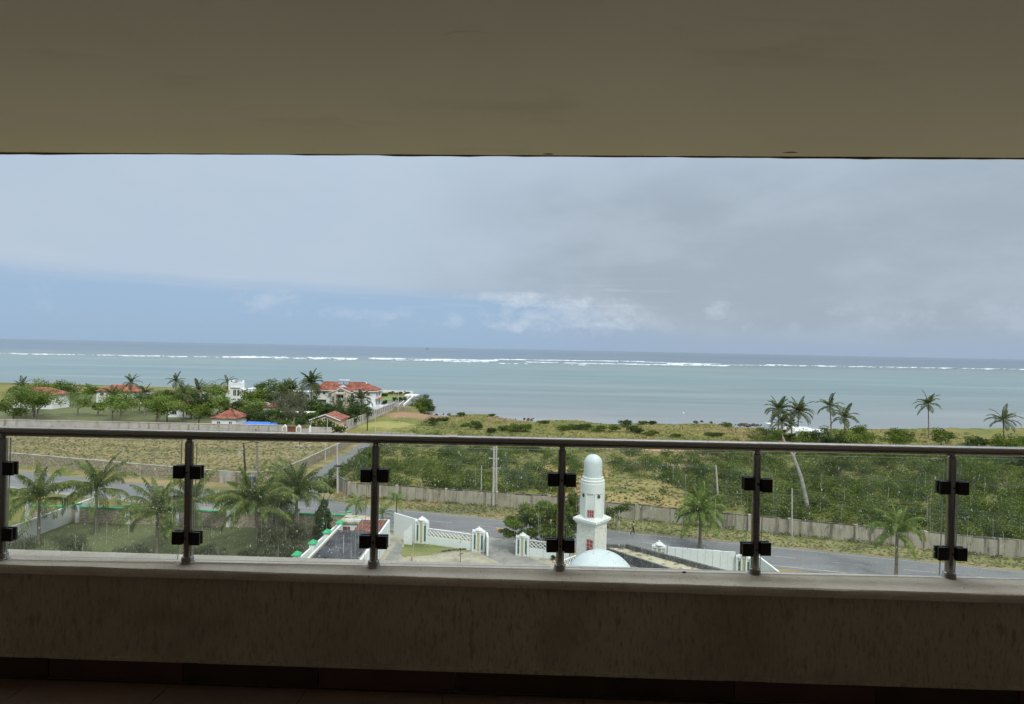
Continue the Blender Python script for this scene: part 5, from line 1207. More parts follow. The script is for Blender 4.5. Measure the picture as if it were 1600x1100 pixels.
def gable_house(name, label, x, y, W, Dd, E, rz, roof='tile_roof', wall='white_clean', rise=1.6, ridge='y', wins=()):
    t = thing(name, label, 'house', (x, y, 0), rz)
    MB().b2(0, W, 0, Dd, 0, E).build('wall', M[wall], t)
    o = .45; zr = E + rise
    if ridge == 'y':
        g = MB(); Mx = Matrix(((1, 0, 0, 0), (0, 0, -1, 0), (0, 1, 0, 0), (0, 0, 0, 1))); g.prism([(0, E), (W, E), (W / 2, zr - .12)], -Dd, 0, Mx); g.build('gable', M[wall], t)
        r = MB(); vs = [(-o, -o, E - .14), (W / 2, -o, zr), (W + o, -o, E - .14), (-o, Dd + o, E - .14), (W / 2, Dd + o, zr), (W + o, Dd + o, E - .14)]
        vs += [(a, b, c + .16) for a, b, c in vs]
        r.add(vs, [(0, 1, 4, 3), (1, 2, 5, 4), (6, 9, 10, 7), (7, 10, 11, 8), (0, 6, 7, 1), (1, 7, 8, 2), (3, 4, 10, 9), (4, 5, 11, 10), (0, 3, 9, 6), (2, 8, 11, 5)])
        rf = r.build('roof', M[roof], t)
        b = MB(); b.bar((-o, -o - .06, E - .08), (W / 2, -o - .06, zr + .06), .08, .26); b.bar((W / 2, -o - .06, zr + .06), (W + o, -o - .06, E - .08), .08, .26); b.build('bargeboard', M['white_clean'], rf)
    else: hip_roof(0, W, 0, Dd, E, zr, .5).build('roof', M[roof], t)
    for w_ in wins: window(t, *w_)
    return t
q = G(487, 671); gx = AT(488.5, 650, 166).x
t = gable_house('gate_lodge', 'small peach lodge with orange gable roof among the palms before the villa', gx, 165, 8.1, 8.5, 3.5, R(0), 'tile_roof', 'peach', 1.55, 'y')
window(t, 3.2, 5.2, 3.35, 3.4, 0, 3, 1, .75); window(t, 1.9, 2.4, 2.0, 2.9, 0, 1); window(t, 6.4, 6.9, 2.0, 2.9, 0, 1)
MB().b2(2.7, 5.4, -.03, -.003, 0, 2.7).build('garage_door', M['mouldy'], t)
for x in (.3, 2.5, 5.6, 7.6): MB().b2(x - .16, x + .16, -.25, -.003, 0, 3.3).build('pilaster', M['cream'], t)
xq = AT(331, 655, 168).x
gable_house('tiled_house', 'small white house with orange tiled roof cut by the left edge', xq, 168, 7.0, 8, 3.0, 0, rise=2.6, ridge='x', wins=((5.0, 5.9, .9, 2.1, 0, 2), (1.5, 2.5, .9, 2.1, 0, 2)))
xq = AT(410, 640, 196).x
gable_house('tiled_house', 'low white house with a small orange roof half hidden behind the round green trees', xq, 196, 6.0, 6, 3.6, 0, rise=1.1, ridge='x', wins=((1.2, 2.2, .9, 2.3, 0, 2), (3.8, 4.8, .9, 2.3, 0, 2)))
xq = AT(424, 650, 186).x
t = thing('veranda', 'white pillared veranda hidden among the garden trees', 'veranda', (xq, 186, 0))
MB().b2(-.3, 13, -.3, 4, 2.7, 3.0).build('roof_slab', M['white_clean'], t); MB().b2(0, 12.6, 3.7, 3.9, 0, 2.69).build('back_wall', M['greypillar'], t)
for i in range(6): MB().b2(i * 2.4, i * 2.4 + .32, -.1, .2, 0, 2.69).build('pillar', M['white_clean'], t)
# blue sheet roof
p0 = G(373, 664, 2.0); p1 = G(434, 664, 2.0)
t = thing('blue_shelter', 'low bright blue sheet roof just behind the pale compound wall', 'shelter', (0, 0, 0))
MB().add([(p0.x, 162.5, 1.95), (p1.x, 162.5, 1.85), (p1.x - 1.2, 167.2, 2.25), (p0.x + .3, 167.2, 2.35), (p0.x, 162.5, 1.85), (p1.x, 162.5, 1.75), (p1.x - 1.2, 167.2, 2.15), (p0.x + .3, 167.2, 2.25)], [(0, 1, 2, 3), (7, 6, 5, 4), (0, 4, 5, 1), (1, 5, 6, 2), (2, 6, 7, 3), (3, 7, 4, 0)]).build('roof', M['blue_tarp'], t)
for x in (p0.x + .4, (p0.x + p1.x) / 2, p1.x - 1.5): MB().b2(x - .06, x + .06, 164, 164.12, 0, 1.9).build('post', M['concrete_pole'], t)
# pale compound wall before the gardens
t = thing('villa_front_wall', 'pale panelled compound wall with gabled brown gates before the gardens', 'wall', (0, 0, 0))
WY = 158.5; xa, xb, xc = -190, AT(441, 670, WY).x, AT(486, 670, WY).x
MB().b2(xa, xb, WY, WY + .25, 0, 2.55).build('wall', M['grey_wall_light'], t)
mb = MB(); x = xb - 1.0
while x > -110:
    mb.b2(x - .16, x + .16, WY - .14, WY - .003, 0, 2.35); mb.tube([(x - 2.7, WY - .03, 1.1), (x - 1.35, WY - .03, .55), (x, WY - .03, 1.1)], .07, 5); x -= 2.75
mb.build('wall_relief', M['grey_wall'], t)
MB().b2(xa, xb, WY - .1, WY + .35, 2.553, 2.68).build('coping', M['grey_wall_light'], t)
gx0 = xb; seg = (xc - xb)
for i, (f0, f1, kind) in enumerate(((0, .17, 'p'), (.18, .47, 'g'), (.48, .67, 'p'), (.68, .92, 'h'), (.93, 1.0, 'p'))):
    a = gx0 + seg * f0; b_ = gx0 + seg * f1
    if kind == 'p':
        Mx = Matrix(((1, 0, 0, 0), (0, 0, -1, WY), (0, 1, 0, 0), (0, 0, 0, 1)))
        MB().prism([(a, 0), (b_, 0), (b_, 2.2), ((a + b_) / 2, 2.9), (a, 2.2)], -.3, .15, Mx).build('gate_pier', M['white_clean'], t)
        if i < 3: MB().prism([(a + .25, 1.0), (b_ - .25, 1.0), (b_ - .25, 2.0), ((a + b_) / 2, 2.35), (a + .25, 2.0)], .153, .17, Mx).build('niche', M['grey_wall'], t)
    else:
        MB().b2(a, b_, WY, WY + .08, 0, 2.15).build('gate_leaf', M['rust_gate' if kind == 'g' else 'greypillar'], t)
        MB().b2(a, b_, WY - .3, WY + .5, 2.3, 2.5).build('gate_canopy', M['old_tile'], t)
MB().b2(xc, xc + 5.5, WY + .4, WY + .62, 0, 2.3).build('wall', M['grey_wall_light'], t)
# boundary wall running away beside the villa drive
wb0 = G(541, 672.5); wb1 = G(616, 640)
t = thing('boundary_wall', 'long pale wall with regular piers running towards the sea beside the villa drive', 'wall', (0, 0, 0))
MB().wall(wb0, wb1, 0, 2.7, .25).build('wall', M['grey_wall_light'], t)
MB().wall((wb0.x, wb0.y), (wb1.x, wb1.y), 2.703, 2.78, .34).build('coping', M['grey_wall_light'], t)
n = 22; pm = MB().b2(-.16, .16, -.09, .09, .9, 2.66).mesh('wall_slot', M['mouldy']); ang = math.atan2(wb1.y - wb0.y, wb1.x - wb0.x)
nrm = Vector((math.sin(ang), -math.cos(ang), 0))
for i in range(n):
    p = wb0.lerp(wb1, (i + .5) / n) + nrm * .10; link_mesh('wall_slot', MB().b2(-.09, .09, -.06, .06, 2.0, 2.5).mesh('wall_slot', M['mouldy']) if i == 0 else bpy.data.meshes['wall_slot'], t, (p.x, p.y, 0), (0, 0, ang))
q0 = G(616, 641.5); q1 = G(644, 642.5)
tag(MB().wall(q0, q1, -.5, 1.55, .4).build('stone_wall', M['stone_wall']), 'short pale stone retaining wall at the root of the headland', 'wall')
tag(MB().wall((-37.6 + .0, 160.5), (-26, 158.5), 0, 1.15, .25).build('low_wall', M['grey_wall']), 'low broken grey wall just above the handrail right of the dark pole', 'wall')
# sea walls of the headland
tag(MB().wall(G(599, 613, 0), G(645, 614.5, 0), -2, 1.2, .5).build('sea_wall', M['white_clean']), 'long white sea wall behind the villa lawn', 'wall')
t = thing('stepped_walkway', 'white sloping walkway wall down to the sea on the headland', 'wall', (0, 0, 0))
u0 = G(648, 617, .6); u1 = G(631, 632.5, .6)
MB().wall(u0, u1, -1, .9, .5).build('wall', M['white_clean'], t); v = Vector((-2.0, 0)); MB().wall(Vector(u0[:2]) + v, Vector(u1[:2]) + v, -1, .7, .35).build('inner_wall', M['concrete_pole'], t)
MB().b2(u0.x - 4.5, u0.x + 2.2, u0.y - 4, u0.y + 3, -1.5, .75).build('landing', M['white_clean'], t)
# houses at the right
t = thing('beach_house', 'white beach house with long low wing behind the right palms', 'house', (AT(1201, 665, 178).x, 178, 0))
MB().b2(0, 1.7, 0, 3, 0, 3.4).build('tower', M['white_clean'], t); MB().b2(1.7, 14, 1, 5, 0, 2.2).build('long_wall', M['white_clean'], t); window(t, 5, 6, .8, 1.7, 1, 2)
hx = AT(1243.5, 680, 150).x
t = thing('roadside_house', 'white flat-roofed house corner with a small orange awning cut by the right edge', 'house', (hx, 150, 0), R(-28))
MB().b2(0, 6, 0, 7, 0, 5.0).build('wall', M['white_clean'], t); MB().b2(-.25, 6.3, -.25, 7.3, 5.003, 5.2).build('flat_roof', M['white_clean'], t)
window(t, .9, 1.7, .8, 1.6, 0, 1); window(t, 3.6, 4.8, 3.0, 4.2, 0, 2); window(t, .9, 1.7, 3.2, 4.2, 0, 1)
MB().add([(.45, -1.1, 1.9), (2.6, -1.1, 1.9), (2.6, -.003, 2.7), (.45, -.003, 2.7), (.45, -1.1, 1.82), (2.6, -1.1, 1.82), (2.6, -.003, 2.62), (.45, -.003, 2.62)], [(0, 1, 2, 3), (7, 6, 5, 4), (0, 4, 5, 1), (1, 5, 6, 2), (3, 7, 4, 0)]).build('awning', M['tile_roof'], t)
# far ship
D = 8200.0; p = AT(668, 544.9, D)
t = thing('ship', 'tiny dark ship on the horizon above the villa headland', 'ship', (p.x, D, -4), R(6))
MB().prism([(-24, -4), (20, -4), (27, 0), (20, 4), (-24, 4)], -.5, 5).build('hull', M['ship'], t); MB().b2(-21, -12, -3, 3, 5, 13).build('superstructure', M['ship'], t); MB().b2(-18, -16, -1, 1, 13, 18).build('funnel', M['ship'], t); MB().tube([(8, 0, 5), (8, 0, 14)], .5, 6).build('mast', M['ship'], t)
p = G(1068, 646, -4); t = thing('buoy', 'small white buoy floating off the right of the shore', 'buoy', (p.x, p.y, -4))
MB().lathe([(.05, -.3), (.35, -.1), (.4, .1), (.3, .35), (.08, .5), (.05, .8)], (0, 0, 0), 12).build('float', M['white_clean'], t, smooth=True)

# ------------------------------------------------------------------ surf on the reef
def surf(x0, x1, y0, y1, th, seed, dens=.62):
    rg = random.Random(seed); V_ = []; F_ = []; px = x0; g = []
    step = 1.1
    k = int((x1 - x0) / step); s1 = rg.uniform(0, 99)
    for i in range(k + 1):
        x = x0 + i * step; f = i / k; yc = y0 + (y1 - y0) * f + .5 * mnoise.noise((x * .05, s1, 0))
        a = mnoise.noise((x * .045, s1 + 5, 0)) * .9 + mnoise.noise((x * .18, s1 + 9, 0)) * .55 + mnoise.noise((x * .8, s1 + 3, 0)) * .3
        w = .8 * th * max(0.0, min(1.3, (a + dens)))
        w *= min(1, i / 4, (k - i) / 4)
        g.append((x, yc, w))
    for (x, yc, w) in g:
        hz = 545 + (x - 800) * math.tan(ROLL)
        n_ = G(x, max(yc + w * .5, hz + 6), -4); f_ = G(x, max(yc - w * .5, hz + 5.9), -4); h = .9 if w > .15 else 0
        V_ += [(n_.x, n_.y, -3.985 if w > .1 else -4.3), (n_.x * .5 + f_.x * .5, n_.y * .7 + f_.y * .3, -3.985 + h), (f_.x, f_.y, -3.985 if w > .1 else -4.3)]
    for i in range(len(g) - 1):
        if g[i][2] < .08 and g[i + 1][2] < .08: continue
        a = i * 3; F_ += [(a, a + 3, a + 4, a + 1), (a + 1, a + 4, a + 5, a + 2)]
    me = bpy.data.meshes.new('breaking_wave'); me.from_pydata(V_, [], F_); me.update(); me.materials.append(M['foam']); me.shade_smooth()
    tag(link_mesh('breaking_wave', me), kind='stuff')
S = math.tan(ROLL)
L0 = lambda x, g: 545 + (x - 800) * S + g
for i, (x0, x1, g0, g1, th, dn) in enumerate([(-40, 360, 24, 22.5, 2.0, .5), (350, 560, 21.6, 21.2, 2.5, .8), (380, 600, 20.2, 20.0, 1.2, .25), (575, 780, 19.5, 19.0, 2.5, .9), (600, 720, 21.5, 21.0, 1.1, .2), (690, 765, 22.0, 21.2, 2.2, .6),
                                             (770, 1010, 17.0, 15.6, 1.7, .75), (820, 900, 20.2, 20.0, 1.8, .45), (880, 1140, 20.5, 19.4, 1.9, .8), (1040, 1110, 18.2, 18.0, 2.8, .8), (1000, 1130, 16.5, 17.2, 1.3, .35),
                                             (1130, 1215, 18.4, 17.6, 1.5, .5), (1195, 1290, 17.0, 16.6, 2.2, .8), (1280, 1640, 17.0, 15.5, 2.0, .55), (640, 1240, 23.5, 22.5, .7, -.12), (360, 620, 24.0, 23.5, .6, -.12)]):
    surf(x0, x1, L0(x0, g0), L0(x1, g1), th, i * 7 + 3, dn)

# ------------------------------------------------------------------ trees, palms and bushes
# foreground garden, left
b = G(463, 832); palm('large leaning-fronded coconut palm in the garden left of the black roof', b.x, b.y, 4.9, 'near', 38, sc=1.12, tr=.2, seed=4, lo=0, hi=4.6, lean=(-.05, 0), wind=.6)
b = G(402, 862); palm('coconut palm leaning over the lawn at the left edge', b.x, b.y, 5.2, 'near', 36, sc=1.1, tr=.18, seed=9, lo=0, hi=5.0, lean=(-.25, 0), wind=.6)
b = G(423, 832); palm('smaller coconut palm between the two large garden palms', b.x, b.y + 1, 3.4, 'near', 20, sc=.78, tr=.14, seed=19, lo=0, hi=5)
b = G(619, 820); palm('small bright palm behind the red tiled roof end', b.x, b.y, 3.2, 'bright', 13, sc=.95, tr=.11, seed=2, lo=0, hi=5)
b = G(597, 822); palm('young banana-like palm hidden by the left railing post', b.x, b.y, 1.6, 'bright', 11, sc=.8, tr=.12, seed=3, lo=0, hi=4)
b = G(556, 818); palm('dark small palm left of the railing post beside the road', b.x, b.y, 2.8, 'royal', 12, sc=.62, tr=.10, seed=12, lo=1, hi=6)
b = G(1093.5, 855); palm('bright green palm with arching fronds on the near side of the road at the right', b.x, b.y, 4.25, 'royal', 34, sc=1.12, tr=.19, seed=21, lo=0, hi=5.6)
b = G(515, 826); 
add_tree('small_tree', 'bare thin roadside tree beside the large coconut palm', 'tree', AT(504, 780, 80.5).x - 3.0 + 3.0, 80.5, [(.3, 0, 4.6, 1.1, .8, .5), (-.7, 0, 4.8, .8, .6, .4), (1.3, 0, 4.4, .6, .5, .3)], 420, .30, 'leaf_olive', trunk=.13, seed=5, z=0, sub=4)
b = G(502, 842); add_tree('cypress', 'dark conical cypress by the coral block wall', 'tree', b.x, b.y, [(0, 0, .9, 1.5, 1.3, .9), (.1, 0, 2.0, 1.35, 1.2, 1.2), (.15, 0, 3.2, .95, .9, 1.0), (.3, 0, 4.3, .5, .45, .8)], 9000, .22, 'leaf_dark', trunk=.12, seed=6, z=0, sub=18, mode='droop', fill=.6)
for k, (px, py, w, h, lbl) in enumerate([(392, 884, 2.2, 1.9, 'low grey-green feathery bush at the lawn edge near the ledge'), (425, 872, 2.3, 3.5, 'feathery grey-green casuarina left of the big clump'), (446, 862, 2.4, 3.9, 'tall feathery grey-green casuarina in the middle of the garden clump'), (468, 858, 2.2, 3.4, 'feathery casuarina nearest the green capped wall'), (440, 886, 3.0, 2.4, 'spreading dark casuarina clump just above the ledge'), (452, 876, 2.0, 2.6, 'drooping casuarina beside the lowest green cap')]):
    b = G(px, py); add_tree('casuarina', lbl, 'tree', b.x, b.y, [(0, 0, h * .45, w * .9, w * .7, h * .45), (-w * .35, 0, h * .6, w * .5, w * .45, h * .35), (w * .35, .2, h * .66, w * .45, w * .4, h * .34)], 4200, .34, 'leaf_grey', trunk=.09, seed=30 + k, z=0, mode='droop', aspect=.16, sub=10)
# spreading tree by the driveway
b = G(852, 862); add_tree('spreading_tree', 'dark green spreading tree leaning over the driveway gate', 'tree', b.x, b.y,
    [(-3.6, .2, 3.3, 1.9, 1.8, 1.2), (-4.6, .3, 2.0, 1.3, 1.2, .7), (-1.8, .4, 4.3, 2.1, 1.9, 1.25), (.4, .5, 4.9, 2.3, 2.0, 1.2), (2.0, .3, 4.0, 2.1, 1.9, 1.4), (-.6, -.3, 3.0, 1.9, 1.5, 1.0), (3.4, .4, 3.0, 1.4, 1.4, 1.2), (-3.2, -.2, 1.7, 1.0, .9, .6), (3.0, 0, 5.0, 1.3, 1.2, 1.1), (-2.2, -.8, 2.4, 1.5, 1.0, .9), (.8, -.9, 2.3, 1.7, 1.0, 1.0), (2.6, -.7, 2.0, 1.3, 1.0, 1.0), (-.9, .2, 5.2, 1.5, 1.3, .8)], 27000, .28, 'leaf_olive', trunk=.24, seed=44, z=0, sub=9, fill=.5)
b = G(887, 850); add_tree('slender_tree', 'bright leafy tree between the middle post and the minaret', 'tree', b.x, b.y, [(0, 0, 3.2, 1.1, 1.0, 2.2), (.3, 0, 5.4, 1.0, .9, 1.5), (-.4, 0, 1.6, .9, .8, 1.0)], 3600, .26, 'leaf_olive', trunk=.10, seed=45, z=0, sub=9)
b = G(962, 828); add_tree('wispy_tree', 'wispy thin-leaved tree right of the minaret on the far verge', 'tree', b.x, b.y, [(-.6, 0, 2.4, 1.6, 1.3, 1.1), (.9, 0, 3.0, 1.5, 1.1, .9), (-1.4, 0, 1.5, 1.0, .9, .8)], 1900, .28, 'leaf_scrub', trunk=.10, seed=46, z=0, sub=8, aspect=.35)
for k, (px, py, sc_) in enumerate([(519, 757, 1.5), (527, 752, 1.2), (510, 762, 1.0)]):
    b = G(px, py + 6); add_tree('corner_bush', ['large bright bush at the corner of the side road', 'bright bush against the wall corner', 'small bright bush nearest the side road'][k], 'bush', b.x, b.y, [(0, 0, sc_ * .6, sc_ * 1.5, sc_ * 1.2, sc_ * .75)], 1300, .26, 'leaf_olive', trunk=.05, seed=60 + k, z=0, sub=6)

# gardens round the villas (pixel of the crown centre, distance, radii, kind)
gard = [
 (400, 622, 205, 6.4, 4.4, 'leaf_olive', 'rand', 3800, .55, 'big round yellow-green tree before the tower house'),
 (396, 638, 196, 4.6, 4.0, 'leaf_lime', 'rand', 2600, .50, 'light green domed tree below the yellow-green tree'),
 (373, 634, 202, 3.6, 2.6, 'leaf_dark', 'rand', 1300, .5, 'small dark tree at the foot of the tower house'),
 (358, 645, 190, 4.2, 2.6, 'leaf_dark', 'rand', 1500, .5, 'dark flowering bush at the left edge behind the tiled house'),
 (388, 654, 176, 4.0, 3.0, 'leaf_dark', 'rand', 2000, .45, 'dark rounded tree behind the left of the blue roof'),
 (416, 655, 174, 4.2, 2.8, 'leaf_dark', 'rand', 2000, .45, 'dark tree behind the right of the blue roof'),
 (424, 606, 216, 6.6, 3.0, 'leaf_bush', 'rand', 2600, .5, 'flat-topped green tree against the sea'),
 (447, 606, 214, 4.6, 3.4, 'leaf_bush', 'rand', 2000, .5, 'shaggy green tree right of the flat-topped tree'),
 (432, 619, 206, 4.8, 3.4, 'leaf_dark', 'rand', 2200, .5, 'dark shady tree under the flat-topped tree'),
 (449, 629, 196, 5.2, 3.8, 'leaf_grey', 'droop', 3000, .7, 'large grey-green casuarina in the middle of the garden'),
 (466, 627, 192, 4.0, 4.2, 'leaf_grey', 'droop', 2600, .7, 'grey-green casuarina left of the dark garden palm'),
 (438, 646, 182, 4.6, 2.6, 'leaf_bush', 'rand', 1800, .45, 'bushy tree before the pillared veranda'),
 (462, 648, 178, 4.0, 2.6, 'leaf_grey', 'droop', 2000, .6, 'grey casuarina above the bright lawn patch'),
 (481, 634, 200, 4.2, 3.4, 'leaf_dark', 'rand', 2000, .5, 'dark tree at the foot of the tall shaggy palm'),
 (482, 651, 178, 3.6, 2.2, 'leaf_bush', 'rand', 1500, .45, 'green bush left of the peach lodge'),
 (500, 641, 198, 5.0, 2.8, 'leaf_bush', 'rand', 2200, .5, 'green bushy tree before the left of the villa'),
 (519, 641, 190, 4.2, 2.8, 'leaf_dark', 'rand', 2000, .5, 'dark bushy tree behind the peach lodge'),
 (548, 646, 186, 4.6, 3.0, 'leaf_dark', 'rand', 2300, .5, 'dark bushy tree right of the peach lodge'),
 (562, 640, 196, 4.2, 2.6, 'leaf_dark', 'rand', 2000, .5, 'dark bush below the right wing of the villa'),
 (545, 656, 177, 3.4, 1.8, 'leaf_dark', 'rand', 1300, .42, 'low dark bush along the boundary wall'),
 (571, 646, 190, 3.0, 1.8, 'leaf_dark', 'rand', 1000, .42, 'low dark bush at the bend of the boundary wall'),
 (470, 660, 167, 2.2, 1.5, 'leaf_dark', 'rand', 800, .4, 'low dark bush behind the brown gates'),
 (437, 661, 167, 3.0, 1.5, 'leaf_bush', 'rand', 900, .4, 'low green bush right of the blue roof'),
 (496, 668, 162, 2.0, 2.6, 'leaf_bush', 'rand', 1200, .4, 'upright green shrub at the right end of the front wall'),
]
for k, (px, py, D, rx, rzz, leaf, mode, n, sz, lbl) in enumerate(gard):
    p = AT(px, py, D); z = max(p.z, rzz * .8)
    add_tree('garden_tree', lbl, 'tree', p.x, D, [(0, 0, z, rx, rx * .85, rzz), (-rx * .45, 0, z - rzz * .25, rx * .6, rx * .5, rzz * .7), (rx * .45, 0, z - rzz * .2, rx * .6, rx * .5, rzz * .75)], n, sz, leaf, trunk=.22, seed=100 + k, z=0, mode=mode, aspect=.22 if mode == 'droop' else .6, sub=11)
p = AT(519, 668, 161); add_tree('flowering_bush', 'bush dotted with white flowers before the peach lodge', 'bush', p.x, 161, [(0, 0, 1.9, 4.0, 2.4, 1.9), (-2.2, 0, 1.3, 2.2, 1.6, 1.3), (2.4, 0, 1.2, 2.0, 1.6, 1.2)], 2600, .42, 'leaf_bush', trunk=.08, seed=140, z=0, sub=9, blossoms=190)
far_palms = [
 (487, 598, 222, 12.6, 'far', 40, 1.45, 0, 6, 'tall shaggy coconut palm at the left end of the villa'),
 (455, 600, 212, 10.8, 'far', 13, .85, 1, 5, 'small-headed palm standing clear against the sea'),
 (444, 612, 208, 8.6, 'far', 14, 1.05, 0, 5, 'palm rising from the middle of the garden'),
 (468, 622, 206, 7.0, 'far', 14, .95, 0, 5.5, 'dark palm before the white left wing of the villa'),
 (492, 625, 214, 4.5, 'far', 12, .8, 0, 5.5, 'low palm under the tall shaggy palm'),
 (531, 640, 205, 6.2, 'far', 17, 1.15, 0, 5.5, 'palm in front of the villa doorway'),
 (549, 629, 207, 5.4, 'far', 15, 1.0, 0, 5, 'palm right of the villa arch'),
 (564, 624, 210, 6.4, 'far', 24, 1.3, 0, 5.2, 'spiky palm before the right wing of the villa'),
 (541, 652, 184, 4.4, 'far', 15, .95, 0, 6, 'palm right of the peach lodge'),
 (556, 650, 186, 4.0, 'far', 13, .85, 0, 6, 'low palm by the boundary wall'),
 (357, 597, 246, 11.0, 'far', 14, 1.1, 1, 5.5, 'palm behind the tower house at the left edge'),
 (1216, 641, 172, 10.2, 'far', 28, 1.22, 0, 5.4, 'coconut palm standing against the lagoon at the right, left one of the tall pair'),
 (1247, 643, 168, 10.6, 'far', 28, 1.25, 0, 5.4, 'coconut palm standing against the lagoon at the right edge, right one of the tall pair'),
 (1223, 659, 165, 5.6, 'far', 20, 1.15, 0, 5.5, 'short palm below the tall right-hand pair'),
 (1238, 664, 166, 4.8, 'far', 13, .8, 0, 5, 'smallest palm between the beach house and the tall palm'),
]
for k, (px, py, D, H, key, n, sc_, lo, hi, lbl) in enumerate(far_palms):
    p = AT(px, py, D); palm(lbl, p.x, D, max(2.0, p.z - .1), key, n, sc=sc_, tr=.2 if D > 200 else .17, seed=200 + k, z=0 if D > 150 else None, lo=lo, hi=hi, lean=(random.uniform(-.5, .5), 0), group='far palms')
# leaning pale trunk at the right with its crown of scrub
p1 = AT(1224, 676, 104); t = thing('leaning_tree', 'pale leaning trunk with a small leafy crown at the right edge', 'tree', (AT(1264, 775, 92).x, 92, 0))
c0 = Vector((AT(1264, 775, 92).x, 92, 0)); pts = [Vector((0, 0, 0)), AT(1252, 746, 95) - c0, AT(1240, 713, 99) - c0, AT(1226, 690, 103) - c0, AT(1221, 677, 105) - c0]
MB().tube(pts, [.34, .29, .24, .18, .10], 8).build('trunk', M['bark_pale'], t, smooth=True)
MB().tube([pts[2], AT(1246, 700, 100) - c0, AT(1251, 690, 101) - c0], [.15, .10, .06], 7).build('limb', M['bark_pale'], t, smooth=True)
Vv, F = leafcloud(np.random.default_rng(3), [(pts[4].x - .5, pts[4].y, pts[4].z - .1, 1.6, 1.4, .8), (pts[3].x + 2.4, pts[3].y, pts[3].z + .3, 1.2, 1.2, .8)], 700, .3, .5, sub=5); link_mesh('crown', quads_mesh('leaning_crown', Vv, F, M['leaf_olive']), t)
# hedges and shrubs of the villa lawn and headland
for k, (px0, px1, py, D, h, lbl) in enumerate([(605, 642, 613.5, 296, 1.8, 'long dark clipped hedge behind the villa lawn'), (597, 606, 617, 285, 1.6, 'short hedge beside the villa corner'), (612, 637, 623, 262, 1.8, 'dark hedge on the near side of the villa lawn'), (598, 605, 628.5, 250, 1.3, 'small clipped hedge by the terrace')]):
    a = AT(px0, py, D); c = AT(px1, py, D); w = (c.x - a.x) / 2
    add_tree('hedge', lbl, 'hedge', (a.x + c.x) / 2, D, [(-w * .66, 0, h * .5, w * .36, 2.2, h * .6), (0, 0, h * .5, w * .4, 2.2, h * .6), (w * .66, 0, h * .5, w * .36, 2.2, h * .6)], 1100, .5, 'leaf_dark', trunk=.05, seed=170 + k, z=0, sub=9)
for k, (px, py, D, rx, rzz, leaf, lbl) in enumerate([(652, 624, 262, 5.0, 4.6, 'leaf_bush', 'round green bush on the tip of the headland'), (659, 627, 266, 4.6, 4.4, 'leaf_dark', 'dark bush at the outer edge of the headland'), (648, 631, 244, 3.8, 3.4, 'leaf_olive', 'bright olive bush above the stone retaining wall'), (655, 620, 282, 4.6, 4.4, 'leaf_dark', 'dark bush behind the round headland bush'), (664, 630, 262, 3.4, 2.8, 'leaf_dark', 'low dark bush over the rocks at the headland foot'), (650, 637, 234, 2.6, 2.6, 'leaf_bush', 'green bush right of the stone retaining wall')]):
    p = AT(px + 4, py, D); add_tree('headland_bush', lbl, 'bush', p.x, D, [(0, 0, p.z + 3.0, rx, rx, rzz * .85), (rx * .4, 0, p.z + 1.6, rx * .8, rx * .8, rzz * .7)], 1700, .5, leaf, trunk=.15, seed=180 + k, z=-5, sub=9)
rk = MB(); r_ = random.Random(12)
def rocks(cx_, cy_, z, sx, sy, n, smin, smax):
    for i in range(n):
        s_ = r_.uniform(smin, smax); c = Vector((cx_ + r_.gauss(0, sx), cy_ + r_.gauss(0, sy), z)); mm = Matrix.Rotation(r_.uniform(0, 3), 3, 'Z') @ Matrix.Rotation(r_.uniform(-.5, .5), 3, 'X')
        vs = []
        for a in range(3):
            for b_ in range(6):
                rr = s_ * (1.0, .92, .45)[a] * r_.uniform(.75, 1.15); an_ = b_ * math.pi / 3 + r_.uniform(-.2, .2); vs.append(mm @ Vector((rr * math.cos(an_), rr * math.sin(an_) * .8, s_ * (-.6, .1, .55)[a])) + c)
        rk.add(vs, [(a * 6 + b_, a * 6 + (b_ + 1) % 6, (a + 1) * 6 + (b_ + 1) % 6, (a + 1) * 6 + b_) for a in range(2) for b_ in range(6)] + [tuple(12 + b_ for b_ in range(6))])
for px, py, n in ((664, 638, 26), (668, 629, 8), (676, 630, 4), (1164, 665.5, 22), (1174, 666.5, 16), (1100, 661.5, 6), (830, 657, 5), (700, 650, 5)):
    p = G(px, py, -1.5); rocks(p.x, p.y, -1.0 if px > 680 else -3.4, 2.2, 1.4, n, .3, .9)
tag(rk.build('shore_rocks', M['rock']), kind='stuff')
rb = MB()
for (px0, px1, py0, py1, n) in ((700, 734, 778, 786, 46), (458, 486, 695, 703, 30), (372, 384, 704, 712, 18), (596, 640, 648, 668, 26)):
    for i in range(n):
        p = G(r_.uniform(px0, px1), r_.uniform(py0, py1)); s_ = r_.uniform(.10, .34); rb.box((p.x, p.y, gz(p.x, p.y) + s_ * .3), (s_ * 1.3, s_, s_ * .8), r_.uniform(0, 3))
tag(rb.build('pale_rubble', M['rubble']), kind='stuff')

